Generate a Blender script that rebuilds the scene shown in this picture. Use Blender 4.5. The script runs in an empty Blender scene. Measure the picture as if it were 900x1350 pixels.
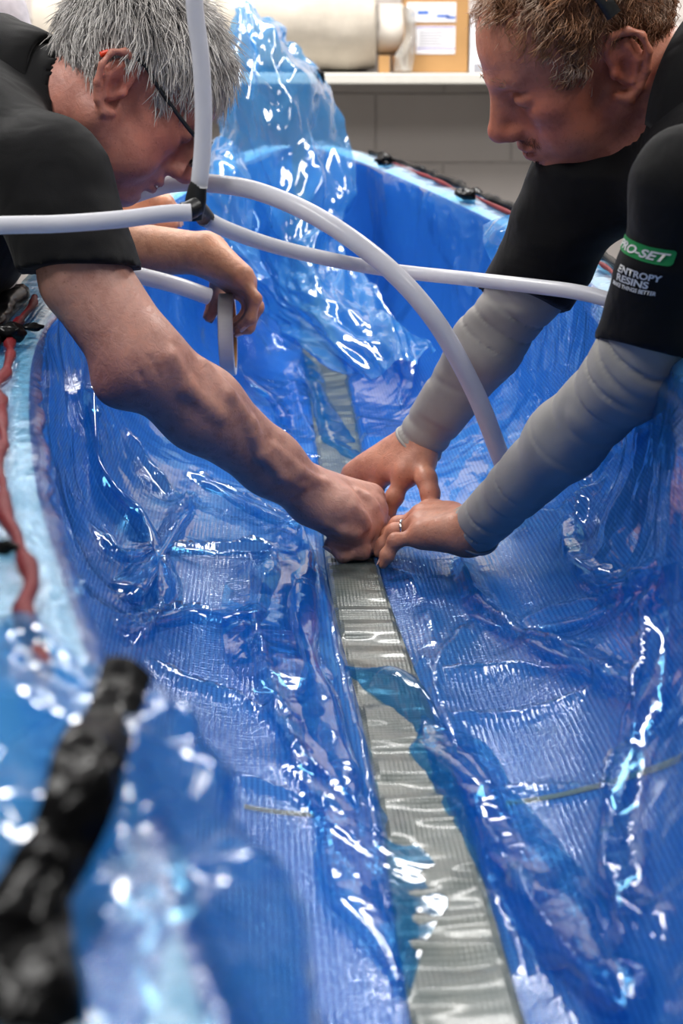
import bpy, math, random
import numpy as np
from mathutils import Vector, Matrix

random.seed(7)
rng = np.random.default_rng(7)
SC = bpy.context.scene
COL = SC.collection

# ------------------------------------------------------------------ camera
FPX = 2140.0                      # focal length in pixels of the 900 x 1350 frame
PITCH = math.radians(16.0)
CAM = np.array([0.0, 0.0, 1.35])
CF = np.array([0.0, math.cos(PITCH), -math.sin(PITCH)])
CU = np.array([0.0, math.sin(PITCH), math.cos(PITCH)])
CR = np.array([1.0, 0.0, 0.0])
cd = bpy.data.cameras.new('camera')
cam = bpy.data.objects.new('camera', cd)
COL.objects.link(cam)
cam.location = CAM
cam.rotation_euler = (math.radians(90) - PITCH, 0, 0)
cd.sensor_width = 36.0
cd.sensor_fit = 'AUTO'
cd.lens = FPX / 1350.0 * 36.0
cd.clip_start = 0.02
cd.dof.use_dof = True
cd.dof.focus_distance = 1.86
cd.dof.aperture_fstop = 7.0
SC.camera = cam

# ------------------------------------------------------------------ world, lamps, exposure
w = bpy.data.worlds.new('room_ambient')
SC.world = w
w.use_nodes = True
w.node_tree.nodes['Background'].inputs[0].default_value = (0.93, 0.95, 1.0, 1)
w.node_tree.nodes['Background'].inputs[1].default_value = 0.32
SC.view_settings.view_transform = 'Standard'
SC.view_settings.look = 'None'
SC.view_settings.gamma = 1.0
SC.view_settings.use_curve_mapping = False
SC.view_settings.exposure = 0.0
SC.cycles.use_denoising = True
SC.cycles.max_bounces = 7
SC.cycles.transparent_max_bounces = 14
SC.cycles.diffuse_bounces = 2
SC.cycles.glossy_bounces = 2
SC.cycles.caustics_reflective = False
SC.cycles.caustics_refractive = False
SC.cycles.sample_clamp_indirect = 6.0

# ceiling lamps: (x, y, length x, length y, watts)
LAMPS = [(-1.0, 1.2, 0.30, 1.2, 20), (1.0, 1.2, 0.30, 1.2, 15),
         (-0.9, 3.3, 0.30, 1.2, 42), (0.9, 3.3, 0.30, 1.2, 36), (0.0, 4.10, 1.2, 0.30, 32)]
CEIL = 2.75

# ------------------------------------------------------------------ small helpers
def V(*a): return np.array(a, dtype=float)
def unit(v): v = np.asarray(v, float); return v / np.linalg.norm(v)

def P(px, py, y):
    """point of the place at ground distance y that the photo shows at pixel (px, py)"""
    d = CF + CR * (px - 450) / FPX + CU * (675 - py) / FPX
    return CAM + d * (y / d[1])

def project(pts):
    q = np.asarray(pts) - CAM
    z = q @ CF
    return 450 + FPX * (q @ CR) / z, 675 - FPX * (q @ CU) / z

def setp(o, label=None, cat=None, group=None, kind=None):
    if label: o['label'] = label
    if cat: o['category'] = cat
    if group: o['group'] = group
    if kind: o['kind'] = kind
    return o

def empty(name, loc=(0, 0, 0), label=None, cat=None, group=None, kind=None):
    o = bpy.data.objects.new(name, None)
    COL.objects.link(o)
    o.location = [float(c) for c in loc]
    o.empty_display_size = 0.05
    return setp(o, label, cat, group, kind)

def link(name, me, mat=None, parent=None, smooth=False):
    """links mesh (world coordinates) as one object; keeps it in place under a parent"""
    o = bpy.data.objects.new(name, me)
    COL.objects.link(o)
    if mat: me.materials.append(mat)
    if parent is not None:
        o.parent = parent
        p = parent
        off = Vector((0, 0, 0))
        while p is not None:
            off += p.location
            p = p.parent
        o.location = -off
    if smooth: me.polygons.foreach_set('use_smooth', [True] * len(me.polygons))
    return o

def mesh(name, verts, faces):
    me = bpy.data.meshes.new(name)
    verts = np.asarray(verts, dtype=np.float32)
    if isinstance(faces, np.ndarray):
        n, k = faces.shape
        me.vertices.add(len(verts)); me.vertices.foreach_set('co', verts.ravel())
        me.loops.add(n * k); me.loops.foreach_set('vertex_index', faces.astype(np.int32).ravel())
        me.polygons.add(n)
        me.polygons.foreach_set('loop_start', np.arange(0, n * k, k, dtype=np.int32))
        me.update(calc_edges=True)
    else:
        me.from_pydata([tuple(map(float, v)) for v in verts], [], faces)
        me.update()
    return me

def grid_faces(nu, nv, closed_v=False):
    i = np.arange(nu - 1)[:, None]
    j = np.arange(nv if closed_v else nv - 1)[None, :]
    j2 = (j + 1) % nv
    a = i * nv + j; b = (i + 1) * nv + j; c = (i + 1) * nv + j2; d = i * nv + j2
    return np.stack([a, b, c, d], -1).reshape(-1, 4)

def set_uv(me, uv):
    lay = me.uv_layers.new(name='UVMap')
    li = np.empty(len(me.loops), dtype=np.int32)
    me.loops.foreach_get('vertex_index', li)
    lay.data.foreach_set('uv', np.asarray(uv, dtype=np.float32)[li].ravel())

def set_col(me, name, rgb):
    a = me.color_attributes.new(name, 'FLOAT_COLOR', 'POINT')
    c = np.ones((len(rgb), 4), dtype=np.float32)
    c[:, :3] = rgb
    a.data.foreach_set('color', c.ravel())

def box_mesh(name, lo, hi, bevel=0.0):
    x0, y0, z0 = lo; x1, y1, z1 = hi
    if bevel <= 0:
        vs = [(x0, y0, z0), (x1, y0, z0), (x1, y1, z0), (x0, y1, z0), (x0, y0, z1), (x1, y0, z1), (x1, y1, z1), (x0, y1, z1)]
        fs = [(0, 3, 2, 1), (4, 5, 6, 7), (0, 1, 5, 4), (1, 2, 6, 5), (2, 3, 7, 6), (3, 0, 4, 7)]
        return mesh(name, vs, fs)
    import bmesh
    bm = bmesh.new()
    bmesh.ops.create_cube(bm, size=1.0)
    for v in bm.verts:
        v.co = Vector(((x0 + x1) / 2 + v.co.x * (x1 - x0), (y0 + y1) / 2 + v.co.y * (y1 - y0), (z0 + z1) / 2 + v.co.z * (z1 - z0)))
    bmesh.ops.bevel(bm, geom=bm.edges[:], offset=bevel, segments=2, affect='EDGES', profile=0.5)
    me = bpy.data.meshes.new(name)
    bm.to_mesh(me); bm.free()
    return me

def catmull(pts, n):
    """smooth curve through pts, n samples"""
    p = np.asarray(pts, float)
    p = np.vstack([2 * p[0] - p[1], p, 2 * p[-1] - p[-2]])
    m = len(p) - 3
    t = np.linspace(0, m - 1e-9, n)
    i = t.astype(int); u = (t - i)[:, None]
    a, b, c, d = p[i], p[i + 1], p[i + 2], p[i + 3]
    return 0.5 * (2 * b + (c - a) * u + (2 * a - 5 * b + 4 * c - d) * u ** 2 + (3 * b - a - 3 * c + d) * u ** 3)

def tube_mesh(name, pts, r, n=60, seg=14, hollow=None, caps=True, radii=None):
    c = catmull(pts, n)
    t = np.gradient(c, axis=0); t /= np.linalg.norm(t, axis=1)[:, None]
    ref = V(0.3, 0.2, 0.93)
    rings = []
    e1 = unit(np.cross(t[0], ref))
    ang = np.linspace(0, 2 * math.pi, seg, endpoint=False)
    rr = np.full(n, r) if radii is None else np.interp(np.linspace(0, 1, n), np.linspace(0, 1, len(radii)), radii)
    def sweep(rad):
        nonlocal e1
        e = e1; out = []
        for k in range(n):
            e = unit(e - t[k] * (e @ t[k])); e2 = np.cross(t[k], e)
            out.append(c[k] + rad[k] * (np.cos(ang)[:, None] * e + np.sin(ang)[:, None] * e2))
        return np.vstack(out)
    v = sweep(rr)
    f = grid_faces(n, seg, True)[:, ::-1]
    fl = [tuple(q) for q in f.tolist()]
    if hollow:
        vi = sweep(rr * hollow); off = len(v)
        fl += [tuple(off + x for x in q[::-1]) for q in f.tolist()]
        v = np.vstack([v, vi])
        for base in (0, (n - 1) * seg):
            for j in range(seg):
                j2 = (j + 1) % seg
                q = (base + j, base + j2, off + base + j2, off + base + j)
                fl.append(q if base == 0 else q[::-1])
    elif caps:
        fl.append(tuple(range(seg))); fl.append(tuple((n - 1) * seg + j for j in range(seg))[::-1])
    return mesh(name, v, fl)

# ---- vectorised value noise
def _hash(ix, iy, iz, seed):
    h = (ix.astype(np.int64) * 374761393 + iy.astype(np.int64) * 668265263 + iz.astype(np.int64) * 2147483647 + seed * 1274126177) & 0xFFFFFFFF
    h = ((h ^ (h >> 13)) * 1274126177) & 0xFFFFFFFF
    h = ((h ^ (h >> 16)) * 2246822519) & 0xFFFFFFFF
    return ((h ^ (h >> 15)) & 0xFFFFFF) / float(0xFFFFFF)

def vnoise(p, seed=0):
    """smooth noise in -1..1; p (..., 3)"""
    i = np.floor(p); f = p - i; f = f * f * f * (f * (f * 6 - 15) + 10)
    ix, iy, iz = i[..., 0], i[..., 1], i[..., 2]
    fx, fy, fz = f[..., 0], f[..., 1], f[..., 2]
    def h(a, b, c): return _hash(ix + a, iy + b, iz + c, seed)
    x00 = h(0, 0, 0) * (1 - fx) + h(1, 0, 0) * fx; x10 = h(0, 1, 0) * (1 - fx) + h(1, 1, 0) * fx
    x01 = h(0, 0, 1) * (1 - fx) + h(1, 0, 1) * fx; x11 = h(0, 1, 1) * (1 - fx) + h(1, 1, 1) * fx
    y0 = x00 * (1 - fy) + x10 * fy; y1 = x01 * (1 - fy) + x11 * fy
    return (y0 * (1 - fz) + y1 * fz) * 2 - 1

def lnoise(p, seed=0):
    """facetted noise in -1..1: flat cells with straight creases"""
    sh = p.shape[:-1]; p = p.reshape(-1, 3)
    i = np.floor(p); f = p - i
    o = np.argsort(-f, axis=1); fs = np.take_along_axis(f, o, 1)
    c = i.copy(); v = [_hash(c[:, 0], c[:, 1], c[:, 2], seed)]
    n = np.arange(len(p))
    for k in range(3):
        c[n, o[:, k]] += 1; v.append(_hash(c[:, 0], c[:, 1], c[:, 2], seed))
    r = v[0] * (1 - fs[:, 0]) + v[1] * (fs[:, 0] - fs[:, 1]) + v[2] * (fs[:, 1] - fs[:, 2]) + v[3] * fs[:, 2]
    return (r * 2 - 1).reshape(sh)

def crumple(p, seed, octs=((7, 1.0), (15, 0.5), (31, 0.22))):
    """creased sheet: sum of ridged noise, sharp along lines (p in metres)"""
    wrp = np.stack([vnoise(p * 5 + 11, seed + 50), vnoise(p * 5 + 31, seed + 51), vnoise(p * 5 + 71, seed + 52)], -1) * 0.05
    q = p + wrp
    s = 0
    for k, (f, a) in enumerate(octs):
        c_, s_ = math.cos(.7 + 1.9 * k + seed), math.sin(.7 + 1.9 * k + seed)
        r = np.stack([q[..., 0] * c_ - q[..., 1] * s_, q[..., 0] * s_ + q[..., 1] * c_, q[..., 2] + .3 * q[..., 0]], -1)
        s = s + a * (1.15 * lnoise(r * f + 17.3 * k, seed + k) + .25 * (1 - 2.2 * np.abs(vnoise(r * f * .8 + 5.3, seed + 9 + k))))
    return s

# ------------------------------------------------------------------ materials
def lin(c):
    return tuple(((x / 255) / 12.92 if x / 255 <= 0.04045 else ((x / 255 + 0.055) / 1.055) ** 2.4) for x in c) + (1.0,)

class NT:
    def __init__(s, name):
        s.m = bpy.data.materials.new(name); s.m.use_nodes = True
        s.t = s.m.node_tree; s.t.nodes.clear()
        s.out = s.n('ShaderNodeOutputMaterial')
    def n(s, typ, **kw):
        nd = s.t.nodes.new(typ)
        for k, v in kw.items():
            if k.startswith('i_'):
                key = k[2:].replace('_', ' ')
                key = int(key) if key.isdigit() else key
                nd.inputs[key].default_value = v
            else: setattr(nd, k, v)
        return nd
    def l(s, a, b): s.t.links.new(a, b)
    def surf(s, sock): s.l(sock, s.out.inputs['Surface']); return s.m
    def noise(s, scale, detail=3, rough=0.6, coord='Object', dist=0.0, vec=None):
        nd = s.n('ShaderNodeTexNoise')
        nd.inputs['Scale'].default_value = scale; nd.inputs['Detail'].default_value = detail
        nd.inputs['Roughness'].default_value = rough; nd.inputs['Distortion'].default_value = dist
        s.l(vec if vec is not None else s.coord(coord), nd.inputs['Vector'])
        return nd.outputs['Fac']
    def coord(s, c='Object'):
        if not hasattr(s, '_tc'): s._tc = s.n('ShaderNodeTexCoord')
        return s._tc.outputs[c]
    def ramp(s, fac, stops):
        r = s.n('ShaderNodeValToRGB'); e = r.color_ramp.elements
        while len(e) < len(stops): e.new(0.5)
        for k, (p, c) in enumerate(stops):
            e[k].position = p; e[k].color = c if len(c) == 4 else tuple(c) + (1,)
        s.l(fac, r.inputs[0]); return r.outputs[0]
    def bump(s, h, strength, dist=0.002, normal=None):
        b = s.n('ShaderNodeBump'); b.inputs['Strength'].default_value = strength; b.inputs['Distance'].default_value = dist
        s.l(h, b.inputs['Height'])
        if normal is not None: s.l(normal, b.inputs['Normal'])
        return b.outputs[0]
    def math(s, op, a, b=None):
        m = s.n('ShaderNodeMath', operation=op)
        for k, x in enumerate((a, b)):
            if x is None: continue
            if isinstance(x, (int, float)): m.inputs[k].default_value = x
            else: s.l(x, m.inputs[k])
        return m.outputs[0]
    def mix(s, fac, a, b, blend='MIX'):
        m = s.n('ShaderNodeMix', data_type='RGBA', blend_type=blend)
        for k, x in ((0, fac), (6, a), (7, b)):
            if isinstance(x, (int, float, tuple)): m.inputs[k].default_value = x
            else: s.l(x, m.inputs[k])
        return m.outputs[2]
    def bsdf(s, color=None, rough=0.5, metal=0.0, spec=0.5, normal=None, **kw):
        b = s.n('ShaderNodeBsdfPrincipled')
        if color is not None:
            if isinstance(color, tuple): b.inputs['Base Color'].default_value = color
            else: s.l(color, b.inputs['Base Color'])
        if isinstance(rough, (int, float)): b.inputs['Roughness'].default_value = rough
        else: s.l(rough, b.inputs['Roughness'])
        b.inputs['Metallic'].default_value = metal
        b.inputs['Specular IOR Level'].default_value = spec
        if normal is not None: s.l(normal, b.inputs['Normal'])
        for k, v in kw.items(): b.inputs[k.replace('_', ' ')].default_value = v
        return b.outputs[0]

def simple(name, rgb, rough=0.5, spec=0.5, var=0.12, scale=30, bump=0.0, bscale=200, metal=0.0, **kw):
    t = NT(name); c = lin(rgb)
    d = tuple(x * (1 - var) for x in c[:3]) + (1,); h = tuple(min(1, x * (1 + var)) for x in c[:3]) + (1,)
    col = t.ramp(t.noise(scale), [(0.3, d), (0.7, h)])
    nrm = t.bump(t.noise(bscale, 2), bump) if bump else None
    return t.surf(t.bsdf(col, rough, metal, spec, nrm, **kw))

MAT = {}
def film_mat(name, trans, body, body_fac, weave):
    """thin blue polythene: tinted see-through, milky part, clear gloss"""
    t = NT(name)
    tr = t.n('ShaderNodeBsdfTransparent'); tr.inputs[0].default_value = trans
    nrm = t.bump(t.noise(24, 2, 0.5, dist=0.8), 0.30 if weave else 0.14, 0.008)
    if weave:
        uv = t.coord('UV')
        fl = t.n('ShaderNodeVertexColor', layer_name='flat').outputs[0]
        w1 = t.n('ShaderNodeTexWave', wave_type='BANDS', bands_direction='X', i_Scale=64.0, i_Distortion=1.5, i_Detail=1.0)
        w2 = t.n('ShaderNodeTexWave', wave_type='BANDS', bands_direction='Y', i_Scale=46.0, i_Distortion=2.0, i_Detail=1.0)
        t.l(uv, w1.inputs['Vector']); t.l(uv, w2.inputs['Vector'])
        hgt = t.math('ADD', w1.outputs['Fac'], t.math('MULTIPLY', w2.outputs['Fac'], 0.8))
        hgt = t.math('ADD', hgt, t.math('MULTIPLY', t.noise(260, 2, 0.6, 'UV'), 2.0))
        hgt = t.math('MULTIPLY', hgt, fl)
        nrm = t.bump(hgt, 1.0, 0.00042, nrm)
    df = t.n('ShaderNodeBsdfDiffuse'); df.inputs[0].default_value = body
    tl = t.n('ShaderNodeBsdfTranslucent'); tl.inputs[0].default_value = body
    m0 = t.n('ShaderNodeMixShader'); m0.inputs[0].default_value = 0.5
    t.l(df.outputs[0], m0.inputs[1]); t.l(tl.outputs[0], m0.inputs[2])
    m1 = t.n('ShaderNodeMixShader'); m1.inputs[0].default_value = body_fac
    t.l(tr.outputs[0], m1.inputs[1]); t.l(m0.outputs[0], m1.inputs[2])
    gl = t.n('ShaderNodeBsdfGlossy'); gl.inputs['Roughness'].default_value = 0.08
    gl.inputs[0].default_value = (1, 1, 1, 1)
    dt = t.n('ShaderNodeVectorMath', operation='DOT_PRODUCT')
    t.l(nrm, dt.inputs[0]); t.l(t.n('ShaderNodeNewGeometry').outputs['Incoming'], dt.inputs[1])
    sch = t.math('POWER', t.math('SUBTRACT', 1.0, t.math('MINIMUM', t.math('ABSOLUTE', dt.outputs['Value']), 1.0)), 4.0)
    fr = t.math('ADD', t.math('MULTIPLY', sch, 0.85), 0.055)
    t.l(nrm, gl.inputs['Normal']); t.l(nrm, df.inputs['Normal'])
    m2 = t.n('ShaderNodeMixShader')
    t.l(fr, m2.inputs[0]); t.l(m1.outputs[0], m2.inputs[1]); t.l(gl.outputs[0], m2.inputs[2])
    return t.surf(m2.outputs[0])

MAT['film'] = film_mat('blue_bag_film', (0.58, 0.87, 0.98, 1), lin((22, 146, 232)), 0.19, True)
MAT['pleat'] = film_mat('blue_pleat_film', (0.44, 0.78, 0.97, 1), lin((30, 146, 234)), 0.25, False)
MAT['loose'] = film_mat('blue_loose_film', (0.50, 0.79, 0.97, 1), lin((86, 176, 244)), 0.50, False)
MAT['drape'] = film_mat('blue_drape_film', (0.42, 0.74, 0.97, 1), lin((60, 158, 238)), 0.42, False)

def laminate():
    t = NT('blue_flow_net_laminate')
    uv = t.coord('UV')
    w1 = t.n('ShaderNodeTexWave', wave_type='BANDS', bands_direction='X', i_Scale=64.0, i_Distortion=0.8, i_Detail=1.0)
    w2 = t.n('ShaderNodeTexWave', wave_type='BANDS', bands_direction='Y', i_Scale=46.0, i_Distortion=0.8, i_Detail=1.0)
    t.l(uv, w1.inputs['Vector']); t.l(uv, w2.inputs['Vector'])
    h = t.math('ADD', w1.outputs['Fac'], t.math('MULTIPLY', w2.outputs['Fac'], 0.6))
    c = t.ramp(h, [(0.2, lin((54, 90, 168))), (0.7, lin((80, 122, 204))), (1.0, lin((102, 146, 218)))])
    c = t.mix(t.math('MULTIPLY', t.noise(5, 2), 0.35), c, lin((60, 98, 180)))
    return t.surf(t.bsdf(c, 0.45, 0, 0.5, t.bump(h, 0.7, 0.0003)))
MAT['laminate'] = laminate()
MAT['hull_out'] = simple('mould_gelcoat', (200, 205, 208), 0.35)
def flange():
    t = NT('white_foam_flange')
    br = t.n('ShaderNodeTexWave', wave_type='BANDS', bands_direction='Y', i_Scale=70.0, i_Distortion=0.3)
    t.l(t.coord('Object'), br.inputs['Vector'])
    c = t.ramp(br.outputs['Fac'], [(0.1, lin((188, 208, 220))), (0.6, lin((216, 229, 236)))])
    return t.surf(t.bsdf(c, 0.6, 0, 0.4, t.bump(br.outputs['Fac'], 0.3, 0.001)))
MAT['flange'] = flange()
def strip_mat():
    t = NT('silver_grey_glass_strip')
    uv = t.coord('UV')
    w1 = t.n('ShaderNodeTexWave', wave_type='BANDS', bands_direction='X', i_Scale=80.0, i_Distortion=1.0, i_Detail=1.0)
    w2 = t.n('ShaderNodeTexWave', wave_type='BANDS', bands_direction='Y', i_Scale=55.0, i_Distortion=1.5, i_Detail=1.0)
    t.l(uv, w1.inputs['Vector']); t.l(uv, w2.inputs['Vector'])
    h = t.math('ADD', w1.outputs['Fac'], w2.outputs['Fac'])
    c = t.ramp(t.noise(14, 3, 0.6, 'UV'), [(0.3, lin((66, 78, 78))), (0.5, lin((92, 102, 99))), (0.75, lin((124, 128, 120)))])
    return t.surf(t.bsdf(c, 0.34, 0.15, 0.5, t.bump(h, 0.8, 0.0003), Coat_Weight=0.4, Coat_Roughness=0.12))
MAT['strip'] = strip_mat()
MAT['tan_tape'] = simple('tan_tape', (214, 158, 112), 0.5)
MAT['red'] = simple('red_sealant', (104, 8, 20), 0.6, 0.2, bump=0.4, bscale=150)
MAT['black_tape'] = simple('black_tacky_tape', (5, 5, 7), 0.6, 0.06, bump=0.3, bscale=40, Coat_Weight=0.22, Coat_Roughness=0.12)
MAT['black_rubber'] = simple('black_rubber', (24, 25, 26), 0.38, bump=0.3, bscale=120)

def tube_mat():
    t = NT('milky_polythene_tube')
    c = t.ramp(t.noise(12), [(0.3, lin((238, 239, 246))), (0.7, lin((250, 250, 254)))])
    b = t.bsdf(c, 0.25, 0, 0.5, t.bump(t.noise(40), 0.05))
    tr = t.n('ShaderNodeBsdfTranslucent'); t.l(c, tr.inputs[0])
    m = t.n('ShaderNodeMixShader'); m.inputs[0].default_value = 0.45
    t.l(b, m.inputs[1]); t.l(tr.outputs[0], m.inputs[2])
    return t.surf(m.outputs[0])
MAT['tube'] = tube_mat()
MAT['white_plastic'] = simple('white_plastic', (232, 230, 224), 0.4, var=0.04)

def skin_mat(name, tone):
    t = NT(name)
    tint = t.n('ShaderNodeVertexColor', layer_name='tint').outputs[0]
    mott = t.ramp(t.noise(55, 4, 0.65), [(0.32, (0.82, 0.74, 0.72)), (0.5, (1, 1, 1)), (0.7, (1.12, 1.05, 1.0))])
    c = t.mix(1.0, t.mix(1.0, lin(tone), tint, 'MULTIPLY'), mott, 'MULTIPLY')
    frk = t.n('ShaderNodeTexVoronoi', i_Scale=160.0); t.l(t.coord('Object'), frk.inputs['Vector'])
    fk = t.math('MULTIPLY', t.math('LESS_THAN', frk.outputs['Distance'], 0.16), t.math('GREATER_THAN', t.noise(38, 1), 0.56))
    c = t.mix(t.math('MULTIPLY', fk, 0.30), c, lin((110, 58, 40)))
    b1 = t.bump(t.noise(95, 3, 0.6, dist=1.0), 0.35, 0.0025)
    b2 = t.bump(t.noise(420, 2), 0.25, 0.0008, b1)
    return t.surf(t.bsdf(c, t.ramp(t.noise(70), [(0.3, (0.42,) * 3), (0.7, (0.56,) * 3)]), 0, 0.45, b2,
                         Subsurface_Weight=0.12, Subsurface_Radius=(0.012, 0.004, 0.002), Subsurface_Scale=0.5))
MAT['skin_l'] = skin_mat('weathered_skin', (198, 148, 132))
MAT['skin_r'] = skin_mat('ruddy_skin', (204, 142, 116))
MAT['skin_t'] = skin_mat('tanned_skin', (208, 152, 122))

def cloth(name, rgb, rough=0.85, bs=900, var=0.15, bstr=0.35, fold=0.0):
    t = NT(name); c = lin(rgb)
    col = t.ramp(t.noise(40, 4), [(0.3, tuple(x * (1 - var) for x in c[:3])), (0.7, tuple(x * (1 + var) for x in c[:3]))])
    nrm = t.bump(t.noise(bs, 2), bstr, 0.0008)
    if fold: nrm = t.bump(t.noise(16, 2, 0.5, dist=0.8), fold, 0.02, nrm)
    return t.surf(t.bsdf(col, rough, 0, 0.25, nrm, Sheen_Weight=0.04))
MAT['polo'] = cloth('black_pique_polo', (9, 9, 11), fold=0.25)
MAT['polo_fade'] = cloth('faded_black_polo', (13, 13, 15), fold=0.25)
MAT['tee'] = cloth('pale_grey_tee', (196, 190, 196), fold=0.3)
MAT['trouser'] = cloth('charcoal_trousers', (46, 48, 54))
MAT['arm_sleeve'] = cloth('grey_stretch_sleeve', (166, 163, 158), 0.6, 1400, 0.06, 0.25)
MAT['thread_white'] = simple('white_thread', (225, 226, 224), 0.7, var=0.08)
MAT['thread_green'] = simple('green_patch', (24, 140, 72), 0.7, var=0.08)

def hair_mat(name, stops):
    t = NT(name)
    tint = t.n('ShaderNodeVertexColor', layer_name='tint').outputs[0]
    c = t.mix(1.0, t.ramp(t.noise(26, 3), stops), tint, 'MULTIPLY')
    return t.surf(t.bsdf(c, 0.42, 0, 0.45))
MAT['hair_l'] = hair_mat('silver_grey_hair', [(0.3, lin((190, 184, 180))), (0.7, lin((246, 242, 238)))])
MAT['hair_r'] = hair_mat('greying_brown_hair', [(0.3, lin((132, 84, 56))), (0.5, lin((182, 132, 96))), (0.72, lin((230, 204, 182)))])
MAT['beard_r'] = hair_mat('ginger_stubble', [(0.3, lin((96, 52, 34))), (0.7, lin((140, 84, 58)))])
MAT['frame'] = simple('dark_grey_frame', (30, 34, 38), 0.35)
MAT['orange'] = simple('orange_tip', (225, 62, 24), 0.4, var=0.05)
t_ = NT('tinted_lens')
g_ = t_.n('ShaderNodeBsdfTransparent'); g_.inputs[0].default_value = (0.55, 0.58, 0.62, 1)
q_ = t_.n('ShaderNodeBsdfGlossy'); q_.inputs['Roughness'].default_value = 0.03
m_ = t_.n('ShaderNodeMixShader'); m_.inputs[0].default_value = 0.12
t_.l(g_.outputs[0], m_.inputs[1]); t_.l(q_.outputs[0], m_.inputs[2])
MAT['lens'] = t_.surf(m_.outputs[0])
MAT['nail'] = simple('finger_nail', (222, 176, 160), 0.3, 0.5, var=0.05)
MAT['silver'] = simple('silver_metal', (215, 215, 218), 0.18, metal=1.0, var=0.04)
MAT['eye_white'] = simple('eye_white', (220, 212, 205), 0.2)

def painted_block():
    t = NT('grey_painted_block')
    c = t.ramp(t.noise(3.0, 4), [(0.3, lin((198, 190, 186))), (0.7, lin((206, 198, 194)))])
    return t.surf(t.bsdf(c, 0.7, 0, 0.3, t.bump(t.noise(120, 4), 0.3, 0.002)))
MAT['block'] = painted_block()
MAT['mortar'] = simple('grey_mortar', (192, 185, 181), 0.85, bump=0.4)
MAT['wall'] = simple('plain_grey_wall', (165, 164, 162), 0.8, scale=4)
MAT['ceiling'] = simple('white_ceiling', (196, 196, 194), 0.9, scale=6)
MAT['floor'] = simple('grey_concrete_floor', (120, 118, 114), 0.6, scale=6, bump=0.3)
MAT['shelf'] = simple('white_melamine', (212, 208, 200), 0.4, var=0.04)
MAT['foam'] = simple('white_foam_roll', (198, 188, 174), 0.75, var=0.06, bump=0.5, bscale=45)
MAT['paper_roll'] = simple('white_paper', (214, 206, 196), 0.7, var=0.03)
MAT['card'] = simple('brown_cardboard', (172, 130, 80), 0.8, var=0.06, scale=12)
MAT['core'] = simple('cardboard_core', (150, 106, 62), 0.8)
MAT['label'] = simple('white_label', (232, 230, 234), 0.6, var=0.02)
MAT['blue_ink'] = simple('blue_ink', (70, 110, 190), 0.6)
MAT['violet_ink'] = simple('violet_ink', (150, 140, 190), 0.6)
MAT['grey_ink'] = simple('grey_ink', (150, 150, 158), 0.6)
t_ = NT('clear_poly_bag')
g_ = t_.n('ShaderNodeBsdfTransparent'); g_.inputs[0].default_value = (0.9, 0.89, 0.86, 1)
d_ = t_.n('ShaderNodeBsdfDiffuse'); d_.inputs[0].default_value = (0.75, 0.73, 0.69, 1)
q_ = t_.n('ShaderNodeBsdfGlossy'); q_.inputs['Roughness'].default_value = 0.12
m_ = t_.n('ShaderNodeMixShader'); m_.inputs[0].default_value = 0.35
m2_ = t_.n('ShaderNodeMixShader'); m2_.inputs[0].default_value = 0.2
t_.l(g_.outputs[0], m_.inputs[1]); t_.l(d_.outputs[0], m_.inputs[2])
t_.l(m_.outputs[0], m2_.inputs[1]); t_.l(q_.outputs[0], m2_.inputs[2])
MAT['clear'] = t_.surf(m2_.outputs[0])
MAT['steel'] = simple('galvanised_steel', (150, 152, 155), 0.4, metal=0.8)
MAT['timber'] = simple('pine_timber', (190, 155, 110), 0.7)
def glow():
    t = NT('lamp_diffuser'); e = t.n('ShaderNodeEmission')
    e.inputs[0].default_value = (1.0, 0.98, 0.95, 1); e.inputs[1].default_value = 6.0
    return t.surf(e.outputs[0])
MAT['diffuser'] = glow()

# ------------------------------------------------------------------ the room
def struct(name, me, mat):
    return setp(link(name, me, mat), kind='structure')

WALL_Y = 4.9
struct('floor', box_mesh('floor', (-3.2, -2.6, -0.1), (3.2, WALL_Y + 0.2, 0.0)), MAT['floor'])
struct('ceiling', box_mesh('ceiling', (-3.2, -2.6, CEIL), (3.2, WALL_Y + 0.2, CEIL + 0.1)), MAT['ceiling'])
struct('wall_left', box_mesh('wall_left', (-3.2, -2.6, 0.0), (-3.0, WALL_Y, CEIL)), MAT['wall'])
struct('wall_right', box_mesh('wall_right', (3.0, -2.6, 0.0), (3.2, WALL_Y, CEIL)), MAT['wall'])
wall = struct('wall_back', box_mesh('wall_back', (-3.0, WALL_Y, 0.0), (3.0, WALL_Y + 0.2, CEIL)), MAT['mortar'])
BL, BH = 0.40, 0.20
blk = box_mesh('block', (-BL / 2 + 0.0025, -0.003, 0.0025), (BL / 2 - 0.0025, 0.02, BH - 0.0025), 0.002)
blk.materials.append(MAT['block'])
for r in range(13):
    for c in range(-7, 8):
        x = c * BL + (BL / 2 if r % 2 else 0) + 0.10
        if abs(x) > 2.8: continue
        b = bpy.data.objects.new('block', blk); COL.objects.link(b)
        b.parent = wall
        b.location = (x, WALL_Y - 0.001, 0.02 + r * BH)

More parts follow.
